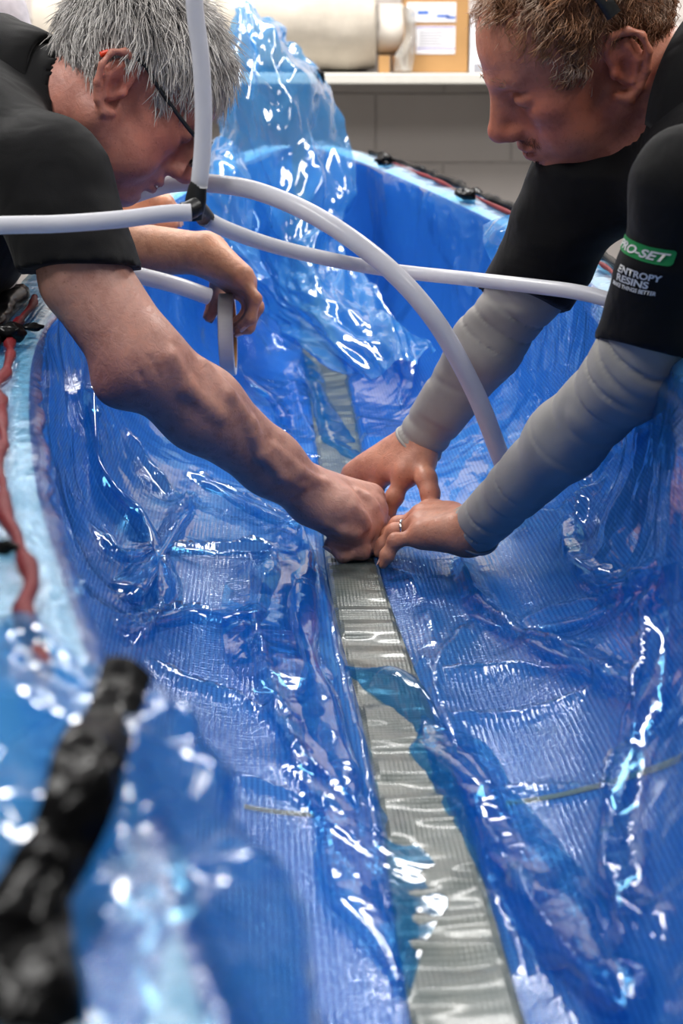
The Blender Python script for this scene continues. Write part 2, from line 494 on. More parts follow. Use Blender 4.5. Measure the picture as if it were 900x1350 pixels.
# shelf on the back wall
SH_Z = 1.280; SH_Y0 = 4.56
shelf = empty('wall_shelf', (0.1, WALL_Y, SH_Z), 'white shelf board fixed to the grey block wall', 'shelf')
link('board', box_mesh('board', (-1.9, SH_Y0, SH_Z - 0.028), (1.9, WALL_Y - 0.006, SH_Z), 0.003), MAT['shelf'], shelf)
for x in (-1.3, 0.62, 1.6):
    me = mesh('bracket', [(x - .012, SH_Y0 + .06, SH_Z - .029), (x + .012, SH_Y0 + .06, SH_Z - .029), (x + .012, WALL_Y - .006, SH_Z - .029), (x - .012, WALL_Y - .006, SH_Z - .029),
                          (x - .012, WALL_Y - .006, SH_Z - .25), (x + .012, WALL_Y - .006, SH_Z - .25)],
              [(0, 1, 2, 3), (0, 4, 5, 1), (0, 3, 4), (1, 5, 2), (3, 2, 5, 4)])
    link('bracket', me, MAT['steel'], shelf)

def roll(name, c, axis, r, length, mat, label, core_r=0.3, flat=1.0, seed=1, wob=0.02):
    """spiral roll of sheet: wound body with an open core"""
    root = empty(name, c - V(0, 0, r * flat), label, 'roll')
    a = unit(axis); e1 = unit(np.cross(a, V(0, 0, 1))); e2 = np.cross(e1, a)
    n, m = 56, 40
    vs = []
    for i in range(n):
        s = (i / (n - 1) - 0.5) * length
        for j in range(m):
            th = 2 * math.pi * j / m
            rr = r * (1 + wob * float(vnoise(V(math.cos(th) * 2, math.sin(th) * 2, s * 14), seed)) * 2)
            vs.append(c + a * s + rr * (math.cos(th) * e1 + flat * math.sin(th) * e2))
    fl = [tuple(q) for q in grid_faces(n, m, True).tolist()]
    link('wound_sheet', mesh('wound_sheet', vs, fl), mat, root, True)
    for s in (-0.5, 0.5):      # ring faces with the spiral edge
        vs = []; turns = 4
        ks = 120
        for k in range(ks + 1):
            th = 2 * math.pi * turns * k / ks
            rr = r * core_r + (r * 0.985 - r * core_r) * k / ks
            for dr, dz in ((0, 0.0), (r * 0.08, 0.0), (r * 0.08, 0.006)):
                vs.append(c + a * (s * length * 0.995 + dz * (1 if s > 0 else -1)) + (rr + dr) * 0.94 * (math.cos(th) * e1 + flat * math.sin(th) * e2))
        link('spiral_edge', mesh('spiral_edge', vs, grid_faces(ks + 1, 3)), mat, root)
    cm = tube_mesh('core', [c - a * length * .5, c, c + a * length * .5], r * core_r, 6, 20, hollow=0.85)
    link('core', cm, MAT['core'], root, True)
    return root

def at(px, py, y): return P(px, py, y)
big_c = V(-0.02, 4.72, SH_Z + 0.165)
roll('foam_roll', V(-0.135, 4.74, SH_Z + 0.152), V(1, 0.0, 0), 0.146, 0.45, MAT['foam'], 'large cream bubble wrap roll lying on the shelf', seed=3, wob=0.03)
roll('paper_roll', V(0.136, 4.70, SH_Z + 0.115), V(1, 0.02, 0), 0.068, 0.066, MAT['paper_roll'], 'small smooth white roll beside the cardboard box', seed=5, wob=0.004)
roll('foam_roll', V(-0.62, 4.74, SH_Z + 0.13), V(1, 0.0, 0), 0.128, 0.44, MAT['foam'], 'cream foam roll on the shelf behind the grey haired man', seed=9, wob=0.02)
# cardboard scraps under the small roll
sc_ = empty('cardboard_offcuts', V(0.12, 4.64, SH_Z), 'brown cardboard offcuts under the small white roll', 'cardboard')
link('offcut', box_mesh('offcut', (0.102, 4.60, SH_Z + 0.001), (0.132, 4.72, SH_Z + 0.046), 0.001), MAT['card'], sc_)
link('offcut', box_mesh('offcut', (0.140, 4.63, SH_Z + 0.001), (0.168, 4.75, SH_Z + 0.045), 0.001), MAT['core'], sc_)

# cardboard box
bx0, bx1 = P(532, 50, 4.62)[0], P(617, 50, 4.62)[0]
box = empty('cardboard_box', ((bx0 + bx1) / 2, 4.72, SH_Z), 'brown cardboard box with two white labels on the shelf', 'box')
bt = SH_Z + 0.232
link('carton', box_mesh('carton', (bx0, 4.62, SH_Z + 0.001), (bx1, 4.84, bt), 0.002), MAT['card'], box)
link('flap', box_mesh('flap', (bx0, 4.617, bt - 0.001), (bx1, 4.73, bt + 0.004), 0.001), MAT['card'], box)
link('flap', box_mesh('flap', (bx0, 4.732, bt - 0.001), (bx1, 4.843, bt + 0.004), 0.001), MAT['core'], box)
def front_patch(name, px0, py0, px1, py1, y, mat, parent, th=0.0015):
    a = P(px0, py1, y); b = P(px1, py0, y)
    return link(name, box_mesh(name, (a[0], y - th, a[2]), (b[0], y, b[2])), mat, parent)
lb1 = front_patch('shipping_label', 536, 3, 601, 29, 4.6195, MAT['label'], box)
lb2 = front_patch('packing_note', 548, 34, 600, 71, 4.6195, MAT['label'], box)
for (a, b, c, d) in ((550, 14, 565, 19), (575, 19, 592, 23), (588, 21, 600, 25)):
    front_patch('blue_stamp', a, b, c, d, 4.6178, MAT['blue_ink'], lb1, 0.0004)
front_patch('violet_border', 549, 63, 599, 65, 4.6178, MAT['violet_ink'], lb2, 0.0004)
front_patch('violet_border', 549, 35, 599, 37, 4.6178, MAT['violet_ink'], lb2, 0.0004)
for k in range(6):
    front_patch('print_line', 553, 41 + k * 3.6, 590 - (k * 7) % 11, 42.2 + k * 3.6, 4.6178, MAT['grey_ink'], lb2, 0.0004)

# clear bag between roll and box
def sheet_from_rows(rows, nu, nv, amp, seed, octs=((7, 1.0), (15, 0.5), (31, 0.22)), aniso=None):
    R_ = [catmull(r, nv) for r in rows]
    A = np.stack([catmull(np.stack(R_)[:, j], nu) for j in range(nv)], 1)      # nu x nv x 3
    du = np.gradient(A, axis=0); dv = np.gradient(A, axis=1)
    N = np.cross(du, dv); N /= np.linalg.norm(N, axis=2)[..., None] + 1e-9
    Q = A
    if aniso is not None:      # folds run along the sheet
        Lu = np.concatenate([[0], np.cumsum(np.linalg.norm(np.diff(A[:, nv // 2], axis=0), axis=1))]); Lv = np.linalg.norm(np.diff(A, axis=1), axis=2).sum(1).mean()
        vv = np.linspace(0, Lv, nv)
        Q = np.stack([np.broadcast_to(Lu[:, None] * aniso, A.shape[:2]), np.broadcast_to(vv[None], A.shape[:2]), A[..., 2] * 0], -1)
    return A + N * (amp * crumple(Q, seed, octs))[..., None], N
bag, _ = sheet_from_rows([[V(0.165, 4.60, SH_Z + .17), V(0.18, 4.585, SH_Z + .175), V(0.198, 4.61, SH_Z + .165)],
                          [V(0.17, 4.60, SH_Z + .10), V(0.19, 4.575, SH_Z + .10), V(0.205, 4.605, SH_Z + .10)],
                          [V(0.15, 4.605, SH_Z + .05), V(0.175, 4.57, SH_Z + .05), V(0.20, 4.605, SH_Z + .05)],
                          [V(0.14, 4.61, SH_Z + .004), V(0.17, 4.59, SH_Z + .006), V(0.19, 4.61, SH_Z + .004)]], 40, 30, 0.004, 4, ((18, 1), (40, .5)))
cb = link('plastic_bag', mesh('plastic_bag', bag.reshape(-1, 3), grid_faces(40, 30)), MAT['clear'], None, True)
cb.modifiers.new('thickness', 'SOLIDIFY').thickness = 0.0006
setp(cb, 'crumpled clear plastic bag tucked beside the cardboard box', 'bag')
# white carton right of the box
wc = empty('white_carton', (0.42, 4.7, SH_Z), 'white carton right of the brown box behind the forehead', 'box')
wx0 = P(619, 80, 4.62)[0]
link('carton', box_mesh('carton', (wx0, 4.62, SH_Z + .001), (wx0 + .16, 4.82, SH_Z + 0.155), 0.002), MAT['label'], wc)
link('flap', box_mesh('flap', (wx0, 4.617, SH_Z + .154), (wx0 + .16, 4.72, SH_Z + .159), 0.001), MAT['label'], wc)
front_patch('printed_panel', 624, 84, 640, 99, 4.6195, MAT['grey_ink'], wc)

# ceiling lamps
for k, (x, y, lx, ly, wt) in enumerate(LAMPS):
    lab = ['left', 'right', 'left', 'right', ''][k]
    root = empty('ceiling_light', (x, y, CEIL), 'white ceiling batten light ' + ['above the left shoulder of the camera', 'above the right side of the stern', 'over the left side of the bow', 'over the right side of the bow', 'nearest the back wall shelf'][k], 'light', 'ceiling lights')
    link('housing', box_mesh('housing', (x - lx / 2 - .02, y - ly / 2 - .02, CEIL - .06), (x + lx / 2 + .02, y + ly / 2 + .02, CEIL), 0.004), MAT['shelf'], root)
    link('diffuser', box_mesh('diffuser', (x - lx / 2, y - ly / 2, CEIL - .075), (x + lx / 2, y + ly / 2, CEIL - .06), 0.003), MAT['diffuser'], root)
    ld = bpy.data.lights.new('lamp_glow', 'AREA'); ld.shape = 'RECTANGLE'; ld.size = lx; ld.size_y = ly
    ld.energy = wt; ld.color = (1.0, 0.98, 0.95)
    lo = bpy.data.objects.new('lamp_glow', ld); COL.objects.link(lo)
    lo.parent = root; lo.location = (0, 0, -0.085)

# ------------------------------------------------------------------ the canoe mould
HY = [-0.10, 0.00, 0.20, 0.43, 0.60, 0.72, 1.10, 1.40, 1.65, 2.10, 2.54, 2.88, 3.20, 3.50, 3.66]
HW = [0.012, 0.03, 0.065, 0.110, 0.145, 0.172, 0.250, 0.296, 0.325, 0.335, 0.290, 0.215, 0.145, 0.070, 0.015]
HZG = [1.10, 1.09, 1.08, 1.07, 1.065, 1.062, 1.052, 1.048, 1.05, 1.06, 1.082, 1.105, 1.122, 1.135, 1.14]
HZF = [1.02, 0.93, 0.83, 0.775, 0.757, 0.752, 0.75, 0.75, 0.75, 0.75, 0.752, 0.757, 0.772, 0.83, 0.96]
HN = [2.0, 2.0, 2.1, 2.2, 2.4, 2.5, 2.8, 3.0, 3.1, 3.1, 2.9, 2.5, 2.2, 2.0, 2.0]
NYT, NVT = 300, 241
TY = np.linspace(-0.10, 3.66, NYT)
TV = np.linspace(-1, 1, NVT)
def smooth_interp(y, xs, ys):
    v = np.interp(y, xs, ys)
    k = 9
    pad = np.pad(v, k, mode='reflect', reflect_type='odd')
    return np.convolve(pad, np.ones(2 * k + 1) / (2 * k + 1), 'valid')
def XC(y): return 0.09 - 0.05 * y
tw, tg, tf, tn = (smooth_interp(TY, HY, a) for a in (HW, HZG, HZF, HN))
HT = np.zeros((NYT, NVT, 3)); SLEN = np.zeros(NYT)
for i in range(NYT):
    s = np.linspace(0, math.pi / 2, 500)
    X = np.sin(s) ** (2 / tn[i]) * tw[i]; Z = (1 - np.cos(s) ** (2 / tn[i])) * (tg[i] - tf[i])
    L = np.concatenate([[0], np.cumsum(np.hypot(np.diff(X), np.diff(Z)))]); SLEN[i] = L[-1]
    av = np.abs(TV) * L[-1]
    HT[i, :, 0] = XC(TY[i]) + np.sign(TV) * np.interp(av, L, X)
    HT[i, :, 1] = TY[i]
    HT[i, :, 2] = tf[i] + np.interp(av, L, Z)
_du = np.gradient(HT, axis=0); _dv = np.gradient(HT, axis=1)
HNRM = np.cross(_dv, _du); HNRM /= np.linalg.norm(HNRM, axis=2)[..., None] + 1e-12
if HNRM[NYT // 2, NVT // 2, 2] < 0: HNRM = -HNRM

def _lookup(T, y, v):
    y, v = np.broadcast_arrays(np.asarray(y, float), np.asarray(v, float))
    fy = np.clip((y - TY[0]) / (TY[1] - TY[0]), 0, NYT - 1.001); fv = np.clip((v + 1) / 2 * (NVT - 1), 0, NVT - 1.001)
    i = fy.astype(int); j = fv.astype(int); a = (fy - i)[..., None]; b = (fv - j)[..., None]
    return (T[i, j] * (1 - a) * (1 - b) + T[i + 1, j] * a * (1 - b) + T[i, j + 1] * (1 - a) * b + T[i + 1, j + 1] * a * b)
def slen(y): return np.interp(y, TY, SLEN)
FLW = 0.062      # flange width
def hp(y, v):
    """point on the inside of the mould; |v| > 1 runs out over the flange and down its edge"""
    y, v = np.broadcast_arrays(np.asarray(y, float), np.asarray(v, float))
    p = _lookup(HT, y, np.clip(v, -1, 1)).copy()
    e = np.maximum(np.abs(v) - 1, 0) * slen(y)
    out = np.minimum(e, FLW); dn = np.maximum(e - FLW, 0)
    p[..., 0] += np.sign(v) * (out + 0.15 * dn)
    p[..., 2] -= dn
    return p
def hn(y, v):
    y, v = np.broadcast_arrays(np.asarray(y, float), np.asarray(v, float))
    n = _lookup(HNRM, y, np.clip(v, -1, 1)).copy()
    e = np.maximum(np.abs(v) - 1, 0) * slen(y)
    up = np.zeros_like(n); up[..., 2] = 1.0; 
    sd = np.zeros_like(n); sd[..., 0] = np.sign(v)
    k = np.clip(e / 0.012, 0, 1)[..., None]; n = n * (1 - k) + up * k
    k = np.clip((e - FLW + .006) / 0.012, 0, 1)[..., None]; n = n * (1 - k) + sd * k
    return n / (np.linalg.norm(n, axis=-1)[..., None] + 1e-12)

# pixel -> (y, v) on the mould surface
_gy, _gv = np.meshgrid(np.linspace(0.25, 3.64, 420), np.linspace(-1.14, 1.14, 380), indexing='ij')
_gp = hp(_gy, _gv); _gx2, _gy2 = project(_gp)
def surf_at(px, py, side=0):
    d = (_gx2 - px) ** 2 + (_gy2 - py) ** 2
    if side > 0: d = d + (_gv < 0) * 1e6
    if side < 0: d = d + (_gv > 0) * 1e6
    k = np.unravel_index(np.argmin(d), d.shape)
    return _gy[k], _gv[k]

mould = empty('canoe_mould', (0.0, 1.8, 0.72), 'long double ended canoe mould lined with blue fabric and white flanges', 'boat mould')
ny, nv = 200, 81
ys = np.linspace(-0.095, 3.655, ny); vs = np.linspace(-1, 1, nv)
G = hp(ys[:, None], vs[None, :])
me = mesh('liner', G.reshape(-1, 3), grid_faces(ny, nv)[:, ::-1])
set_uv(me, np.stack([np.broadcast_to(vs[None, :] * slen(ys)[:, None], (ny, nv)).ravel(), np.broadcast_to(ys[:, None], (ny, nv)).ravel()], -1))
link('liner', me, MAT['laminate'], mould, True)
Nn = hn(ys[:, None], vs[None, :])
OUT = G - Nn * 0.016
OUT[..., 2] = np.minimum(OUT[..., 2], G[..., 2])
link('shell', mesh('shell', OUT.reshape(-1, 3), grid_faces(ny, nv)), MAT['hull_out'], mould, True)
for sgn in (-1, 1):
    prof = []
    for e, dz in ((0, -0.016), (0.0, -0.001), (0.0015, 0.0), (FLW - .004, 0.0), (FLW, -0.004), (FLW, -0.02), (0.004, -0.022)):
        q = hp(ys, np.full(ny, sgn * 1.0)).copy(); q[:, 0] += sgn * e; q[:, 2] += dz; prof.append(q)
    link('flange', mesh('flange', np.stack(prof, 1).reshape(-1, 3), grid_faces(ny, len(prof), True) if sgn > 0 else grid_faces(ny, len(prof), True)[:, ::-1]), MAT['flange'], mould)

# trestles that carry the mould
for ty, lab in ((0.75, 'timber trestle under the near end of the mould'), (2.85, 'timber trestle under the far end of the mould')):
    tr = empty('trestle', (XC(ty), ty, 0), lab, 'trestle')
    zt = float(np.interp(ty, TY, tf)) - 0.016
    x0 = XC(ty)
    link('beam', box_mesh('beam', (x0 - .3, ty - .04, zt - .09), (x0 + .3, ty + .04, zt - .001), .003), MAT['timber'], tr)
    for sx in (-1, 1):
        for sy in (-1, 1):
            a = V(x0 + sx * .24, ty + sy * .03, zt - .06); b = V(x0 + sx * .30, ty + sy * .22, 0.0)
            d = V(.022, 0, 0); e = V(0, .022, 0)
            vv = [a - d - e, a + d - e, a + d + e, a - d + e, b - d - e, b + d - e, b + d + e, b - d + e]
            link('leg', mesh('leg', vv, [(0, 1, 2, 3), (7, 6, 5, 4), (0, 4, 5, 1), (1, 5, 6, 2), (2, 6, 7, 3), (3, 7, 4, 0)]), MAT['timber'], tr)

# silver grey strip along the keel
SN, SM = 700, 26
SPX = [(612, 1349), (590, 1250), (573, 1150), (552, 1050), (516, 930), (490, 850), (468, 770), (462, 735), (452, 640), (440, 560), (427, 480), (415, 410)]
SWD = [.072, .072, .070, .070, .066, .064, .062, .062, .064, .072, .080, .076]
sv = np.array([surf_at(*p) for p in SPX]); o_ = np.argsort(sv[:, 0])
sy = np.linspace(0.45, 3.42, SN)
scv = np.interp(sy, sv[o_, 0], sv[o_, 1] * slen(sv[o_, 0])); scv = np.convolve(np.pad(scv, 15, mode='edge'), np.ones(31) / 31, 'valid')
swd = np.interp(sy, sv[o_, 0], np.array(SWD)[o_])
so = np.linspace(-0.5, 0.5, SM)
SS = scv[:, None] + so[None, :] * swd[:, None]
Yg = np.broadcast_to(sy[:, None], SS.shape)
SP = hp(Yg, SS / slen(sy)[:, None]); SNm = hn(Yg, SS / slen(sy)[:, None])
edge = np.clip((0.5 - np.abs(so)) / 0.06, 0, 1)[None, :]
hgt = 0.0072 + 0.0016 * edge + edge * (0.0022 * (1 - 2 * np.abs(vnoise(np.stack([SS * 7 + Yg * 3, Yg * 26, Yg * 0], -1), 5))) + 0.0012 * vnoise(np.stack([SS * 22, Yg * 70, Yg * 0], -1), 6))
SP = SP + SNm * hgt[..., None]
me = mesh('keel_strip', SP.reshape(-1, 3), grid_faces(SN, SM)[:, ::-1])
set_uv(me, np.stack([SS.ravel(), Yg.ravel()], -1))
ks = link('keel_strip', me, MAT['strip'], None, True)
setp(ks, 'silver grey woven strip laid along the bottom of the mould', 'strip')

# thin tan tape across the bilge
def surf_ribbon(name, pxs, width, mat, off, n=80, m=5, side=0, parent=None):
    q = np.array([surf_at(*p, side=side) for p in pxs]); q[:, 1] *= slen(q[:, 0])
    c = catmull(np.column_stack([q, np.zeros(len(q))]), n)[:, :2]
    tt = np.gradient(c, axis=0); tt /= np.linalg.norm(tt, axis=1)[:, None] + 1e-9
    nn = np.column_stack([-tt[:, 1], tt[:, 0]])
    o = np.linspace(-.5, .5, m) * width
    yv = c[:, None, :] + nn[:, None, :] * o[None, :, None]
    vv = yv[..., 1] / slen(yv[..., 0])
    dome = off * (1 - 0.6 * (np.abs(np.linspace(-1, 1, m)) ** 2))[None, :]
    pts = hp(yv[..., 0], vv) + hn(yv[..., 0], vv) * dome[..., None]
    o = link(name, mesh(name, pts.reshape(-1, 3), grid_faces(n, m)), mat, parent, True)
    return o
tp = surf_ribbon('tan_tape', [(668, 1058), (720, 1052), (780, 1040), (840, 1022), (899, 998)], 0.009, MAT['tan_tape'], 0.0020)
setp(tp, 'thin tan tape line crossing the right side of the mould', 'tape')
tp = surf_ribbon('tan_tape', [(320, 1064), (350, 1068), (385, 1071), (415, 1073)], 0.009, MAT['tan_tape'], 0.0020)
setp(tp, 'thin tan tape line left of the keel strip', 'tape')

# red sealing bead and black tape along the flanges
def flange_bead(name, sgn, y0, y1, e, r, mat, amp, seed, n=160, z=0.0):
    yy = np.linspace(y0, y1, n)
    p = hp(yy, np.full(n, sgn * 1.0)).copy()
    wob = vnoise(np.stack([yy * 14, yy * 0, yy * 0], -1), seed)
    p[:, 0] += sgn * (e + amp * wob); p[:, 2] += r * 0.1 + z + .008
    rad = r * (1 + 0.4 * vnoise(np.stack([yy * 33, yy * 0 + 3, yy * 0], -1), seed + 1))
    return link(name, tube_mesh(name, p, r, n, 8, radii=rad), mat, None, True)
setp(flange_bead('sealant_bead', -1, 0.70, 1.92, 0.024, 0.0048, MAT['red'], 0.0045, 3), 'dark red sealing bead along the left flange', 'sealant')
setp(flange_bead('sealant_bead', 1, 1.75, 3.3, 0.034, 0.0032, MAT['red'], 0.003, 13), 'thin red sealing bead along the right flange near the bow', 'sealant')
setp(flange_bead('sealant_tape', 1, 1.9, 3.42, 0.054, 0.0075, MAT['black_tape'], 0.004, 23, 200), 'lumpy black sealant tape along the outer edge of the right flange', 'tape')
setp(flange_bead('sealant_tape', -1, 1.62, 1.95, 0.050, 0.011, MAT['black_tape'], 0.008, 33, 60), 'black sealant tape on the left flange below the black shirt', 'tape')
def lump(name, c, r, label, seed):
    n, m = 14, 18; vs = []
    for i in range(n):
        ph = math.pi * i / (n - 1)
        for j in range(m):
            th = 2 * math.pi * j / m
            d = V(math.sin(ph) * math.cos(th), math.sin(ph) * math.sin(th), math.cos(ph))
            vs.append(c + d * r * (1 + 0.45 * float(vnoise(d * 1.7 + seed, seed))))
    o = link(name, mesh(name, vs, grid_faces(n, m, True)), MAT['black_tape'], None, True)
    return setp(o, label, 'tape')
def flange_pt(px, py, sgn, y_guess):
    yy, ee = np.meshgrid(np.linspace(y_guess - .5, y_guess + .5, 201), np.linspace(0, .1, 21), indexing='ij')
    q = hp(yy, np.full(yy.shape, sgn * 1.0)); q[..., 0] += sgn * ee
    a, b = project(q)
    return q[np.unravel_index(np.argmin((a - px) ** 2 + (b - py) ** 2), yy.shape)]
for (px, py, sg, yg, r, lab) in ((14, 458, -1, 1.7, V(.016, .02, .010), 'large black sealant lump on the left flange'),
                                 (46, 447, -1, 1.75, V(.012, .006, .004), 'small black sealant lump beside the larger one'),
                                 (12, 746, -1, 1.05, V(.007, .005, .004), 'tiny black sealant scrap on the red bead'),
                                 (506, 222, 1, 3.1, V(.016, .02, .010), 'black sealant lump on the far right flange near the bow'),
                                 (612, 268, 1, 2.65, V(.018, .03, .010), 'black sealant lump on the right flange near the beard')):
    q = flange_pt(px, py, sg, yg)
    lump('sealant_lump', q + V(0, 0, r[2] * .55 + .010), r, lab, int(px))

# ------------------------------------------------------------------ blue vacuum bag film
film = empty('vacuum_bag_film', (0.0, 1.8, 0.76), 'crumpled translucent blue plastic film lining the whole mould', 'plastic film')
# folds: pixel path on the mould, ridge height, half width
FOLDS = [
    ([(380, 690), (350, 780), (335, 840), (360, 930), (400, 1035), (460, 1115), (505, 1180), (530, 1300)], .012, .016),
    ([(428, 760), (445, 880), (478, 1000), (495, 1090), (515, 1200)], .008, .012),
    ([(455, 895), (520, 930), (575, 985), (615, 1060), (665, 1150), (740, 1260), (830, 1345)], .020, .022),
    ([(500, 930), (560, 1010), (610, 1090), (640, 1180), (700, 1290)], .010, .014),
    ([(610, 745), (625, 800), (680, 850), (760, 880), (870, 920)], .016, .020),
    ([(620, 830), (580, 890), (575, 940)], .008, .012),
    ([(700, 830), (790, 815), (850, 790), (899, 755)], .014, .018),
    ([(885, 800), (872, 900), (845, 1010), (828, 1110), (840, 1200), (890, 1270)], .018, .022),
    ([(760, 700), (775, 760), (830, 780), (895, 760)], .014, .016),
    ([(120, 700), (150, 740), (200, 730), (290, 738), (380, 742)], .012, .014),
    ([(140, 832), (230, 822), (300, 825), (345, 820)], .012, .012),
    ([(150, 800), (200, 745), (250, 660)], .016, .016),
    ([(100, 470), (105, 580), (130, 650), (180, 705), (215, 770)], .016, .018),
    ([(125, 500), (160, 590), (210, 650), (250, 690)], .012, .014),
    ([(215, 770), (200, 820), (160, 870)], .014, .014),
    ([(250, 640), (300, 660), (360, 690), (395, 700)], .014, .016),
    ([(330, 510), (370, 545), (375, 600)], .014, .014),
    ([(470, 610), (440, 580), (420, 545), (425, 500)], .012, .012),
    ([(385, 500), (400, 560), (440, 600)], .010, .012),
    ([(640, 640), (720, 640), (800, 600), (870, 560)], .012, .016),
    ([(690, 700), (760, 690), (820, 650)], .010, .014),
    ([(780, 560), (800, 640), (790, 720)], .012, .014),
    ([(590, 900), (700, 900), (800, 905)], .004, .006),
    ([(595, 960), (680, 960), (780, 925)], .004, .006),
    ([(640, 1060), (740, 1055), (840, 1050)], .003, .006),
    ([(200, 890), (300, 930), (350, 960)], .004, .006),
    ([(320, 1040), (380, 1060), (410, 1075)], .004, .006),
    ([(470, 1030), (560, 1080), (640, 1140)], .006, .008),
    ([(490, 1120), (570, 1190), (640, 1260)], .006, .008),
    ([(440, 890), (520, 900), (560, 890)], .005, .006),
    ([(520, 760), (560, 800), (570, 860)], .005, .008),
    ([(330, 340), (360, 380), (400, 400)], .012, .016),
    ([(250, 400), (330, 430), (380, 470)], .012, .016),
]
fy0, fy1 = 0.30, 3.62
NU, NV = 760, 276
fy = np.linspace(fy0, fy1, NU); fv = np.linspace(-1.10, 1.10, NV)
FY = np.broadcast_to(fy[:, None], (NU, NV)); FV = np.broadcast_to(fv[None, :], (NU, NV))
FS = FV * slen(fy)[:, None]
B = hp(FY, FV); BN = hn(FY, FV)
H = np.full((NU, NV), 0.0055)
foldmask = np.zeros((NU, NV))
def fold_curve(pxs, n=40):
    q = np.array([surf_at(*p) for p in pxs]); q[:, 1] *= slen(q[:, 0])
    return catmull(np.column_stack([q, np.zeros(len(q))]), n)[:, :2]
flat2 = np.stack([FY, FS], -1)
for k, (pxs, hh, ww) in enumerate(FOLDS):
    c = fold_curve(pxs)
    lo = c.min(0) - .06; hi = c.max(0) + .06
    iy = np.where((fy > lo[0]) & (fy < hi[0]))[0]
    if len(iy) == 0: continue
    fsr = FS[iy[0]:iy[-1] + 1]
    ix = np.where(((fsr > lo[1]) & (fsr < hi[1])).any(0))[0]
    sl = (slice(iy[0], iy[-1] + 1), slice(ix[0], ix[-1] + 1))
    sub = flat2[sl]
    p = sub.reshape(-1, 2)
    wob = 0.006 * vnoise(np.column_stack([p * 22, np.zeros(len(p))]), 70 + k)
    d = np.full(len(p), 9.0); tpar = np.zeros(len(p))
    for s in range(len(c) - 1):
        a, b = c[s], c[s + 1]; ab = b - a; L2 = ab @ ab + 1e-12
        t = np.clip((p - a) @ ab / L2, 0, 1)
        dd = np.hypot(*(p - a - t[:, None] * ab).T)
        m = dd < d; d[m] = dd[m]; tpar[m] = (s + t[m]) / (len(c) - 1)
    d = np.abs(d + wob)
    amp = hh * np.clip(np.minimum(tpar, 1 - tpar) * 6 + .25, 0, 1) * (1 + .45 * vnoise(np.column_stack([p * 30, np.zeros(len(p))]), 90 + k))
    r = np.clip(1 - d / ww, 0, 1)
    ridge = amp * (0.55 * r + 0.45 * r * r * r)
    H[sl] = np.maximum(H[sl], 0.0055 + ridge.reshape(sub.shape[:2]))
    fm = np.exp(-(d / (ww * 2.2)) ** 2).reshape(sub.shape[:2])
    foldmask[sl] = np.maximum(foldmask[sl], fm)
# where the film hugs the net: the floor near the stern and amidships
px_, py_ = project(B.reshape(-1, 3)); 
floorness = np.clip((BN[..., 2] - 0.45) / 0.4, 0, 1)
near = np.clip((2.05 - FY) / 0.35, 0, 1)
tight = floorness * near
calm = tight * (1 - 0.85 * foldmask)
cr = crumple(np.stack([FY, FS, FS * 0], -1), 21, ((5, 1.0), (11, .5), (23, .16)))
cr2 = crumple(np.stack([FY * 0.6, FS * 1.4, FS * 0], -1), 41, ((3, 1.0), (7, .5)))
H += (1 - calm) * (0.007 + 0.0085 * cr + 0.012 * np.clip(cr2, -1, 1)) + calm * 0.0012 * cr
onst = np.clip(1.2 - np.abs(FS - np.interp(FY, sy, scv)) / .034, 0, 1)
STRIP_ON = onst
H = np.maximum(H, 0.0022)
H = H * (1 - np.clip(STRIP_ON * 3, 0, 1)) + np.minimum(H, .0045) * np.clip(STRIP_ON * 3, 0, 1)
# over the flange the film lies closer
ove = np.clip((np.abs(FV) - 0.97) / 0.03, 0, 1)
H = H * (1 - .6 * ove) + .6 * ove * (0.009 + .003 * cr)
FP = B + BN * H[..., None]
me = mesh('main_sheet', FP.reshape(-1, 3), grid_faces(NU, NV)[:, ::-1])
set_uv(me, np.stack([FS.ravel(), FY.ravel()], -1))
fl = np.clip(calm * 1.15, 0, 1).ravel()
set_col(me, 'flat', np.stack([fl] * 3, -1))
link('main_sheet', me, MAT['film'], film, True)

# pleats: doubled film fins that fold over
def pleat(pxs, hgt, lean, seed, n=120, m=15, wid=0.03):
    c = fold_curve(pxs, n)
    tt = np.gradient(c, axis=0); tt /= np.linalg.norm(tt, axis=1)[:, None] + 1e-9
    nn = np.column_stack([-tt[:, 1], tt[:, 0]])
    u = np.linspace(-1, 1, m)
    prof_o = wid * (0.5 * u * np.abs(u) ** .3) * 0.6 + lean * (1 - u ** 2)
    prof_h = hgt * .55 * (1 - np.abs(u) ** 2.6)
    env = np.clip(np.minimum(np.linspace(0, 1, n), np.linspace(1, 0, n)) * 7 + .2, 0, 1)
    mod = env * (1 + .38 * vnoise(np.column_stack([np.linspace(0, 1, n) * 6, np.zeros(n), np.zeros(n)]), seed))
    yv = c[:, None, :] + nn[:, None, :] * (prof_o[None, :] * mod[:, None])[..., None]
    vv = np.clip(yv[..., 1] / slen(yv[..., 0]), -1.12, 1.12)
    arc = np.concatenate([[0], np.cumsum(np.linalg.norm(np.diff(c, axis=0), axis=1))])
    q = np.stack([np.broadcast_to(arc[:, None] * .38, yv.shape[:2]), np.broadcast_to((prof_o * 1.0)[None], yv.shape[:2]) + 0.25 * arc[:, None], yv[..., 0] * 0 + seed], -1)
    h = 0.0095 + prof_h[None, :] * mod[:, None]
    cr = crumple(q, seed, ((15, 1), (33, .4)))
    pts = hp(yv[..., 0], vv) + hn(yv[..., 0], vv) * (h + 0.0065 * cr * (1 - np.abs(u) ** 4)[None, :])[..., None]
    return link('pleat', mesh('pleat', pts.reshape(-1, 3), grid_faces(n, m)), MAT['pleat'], film, True)
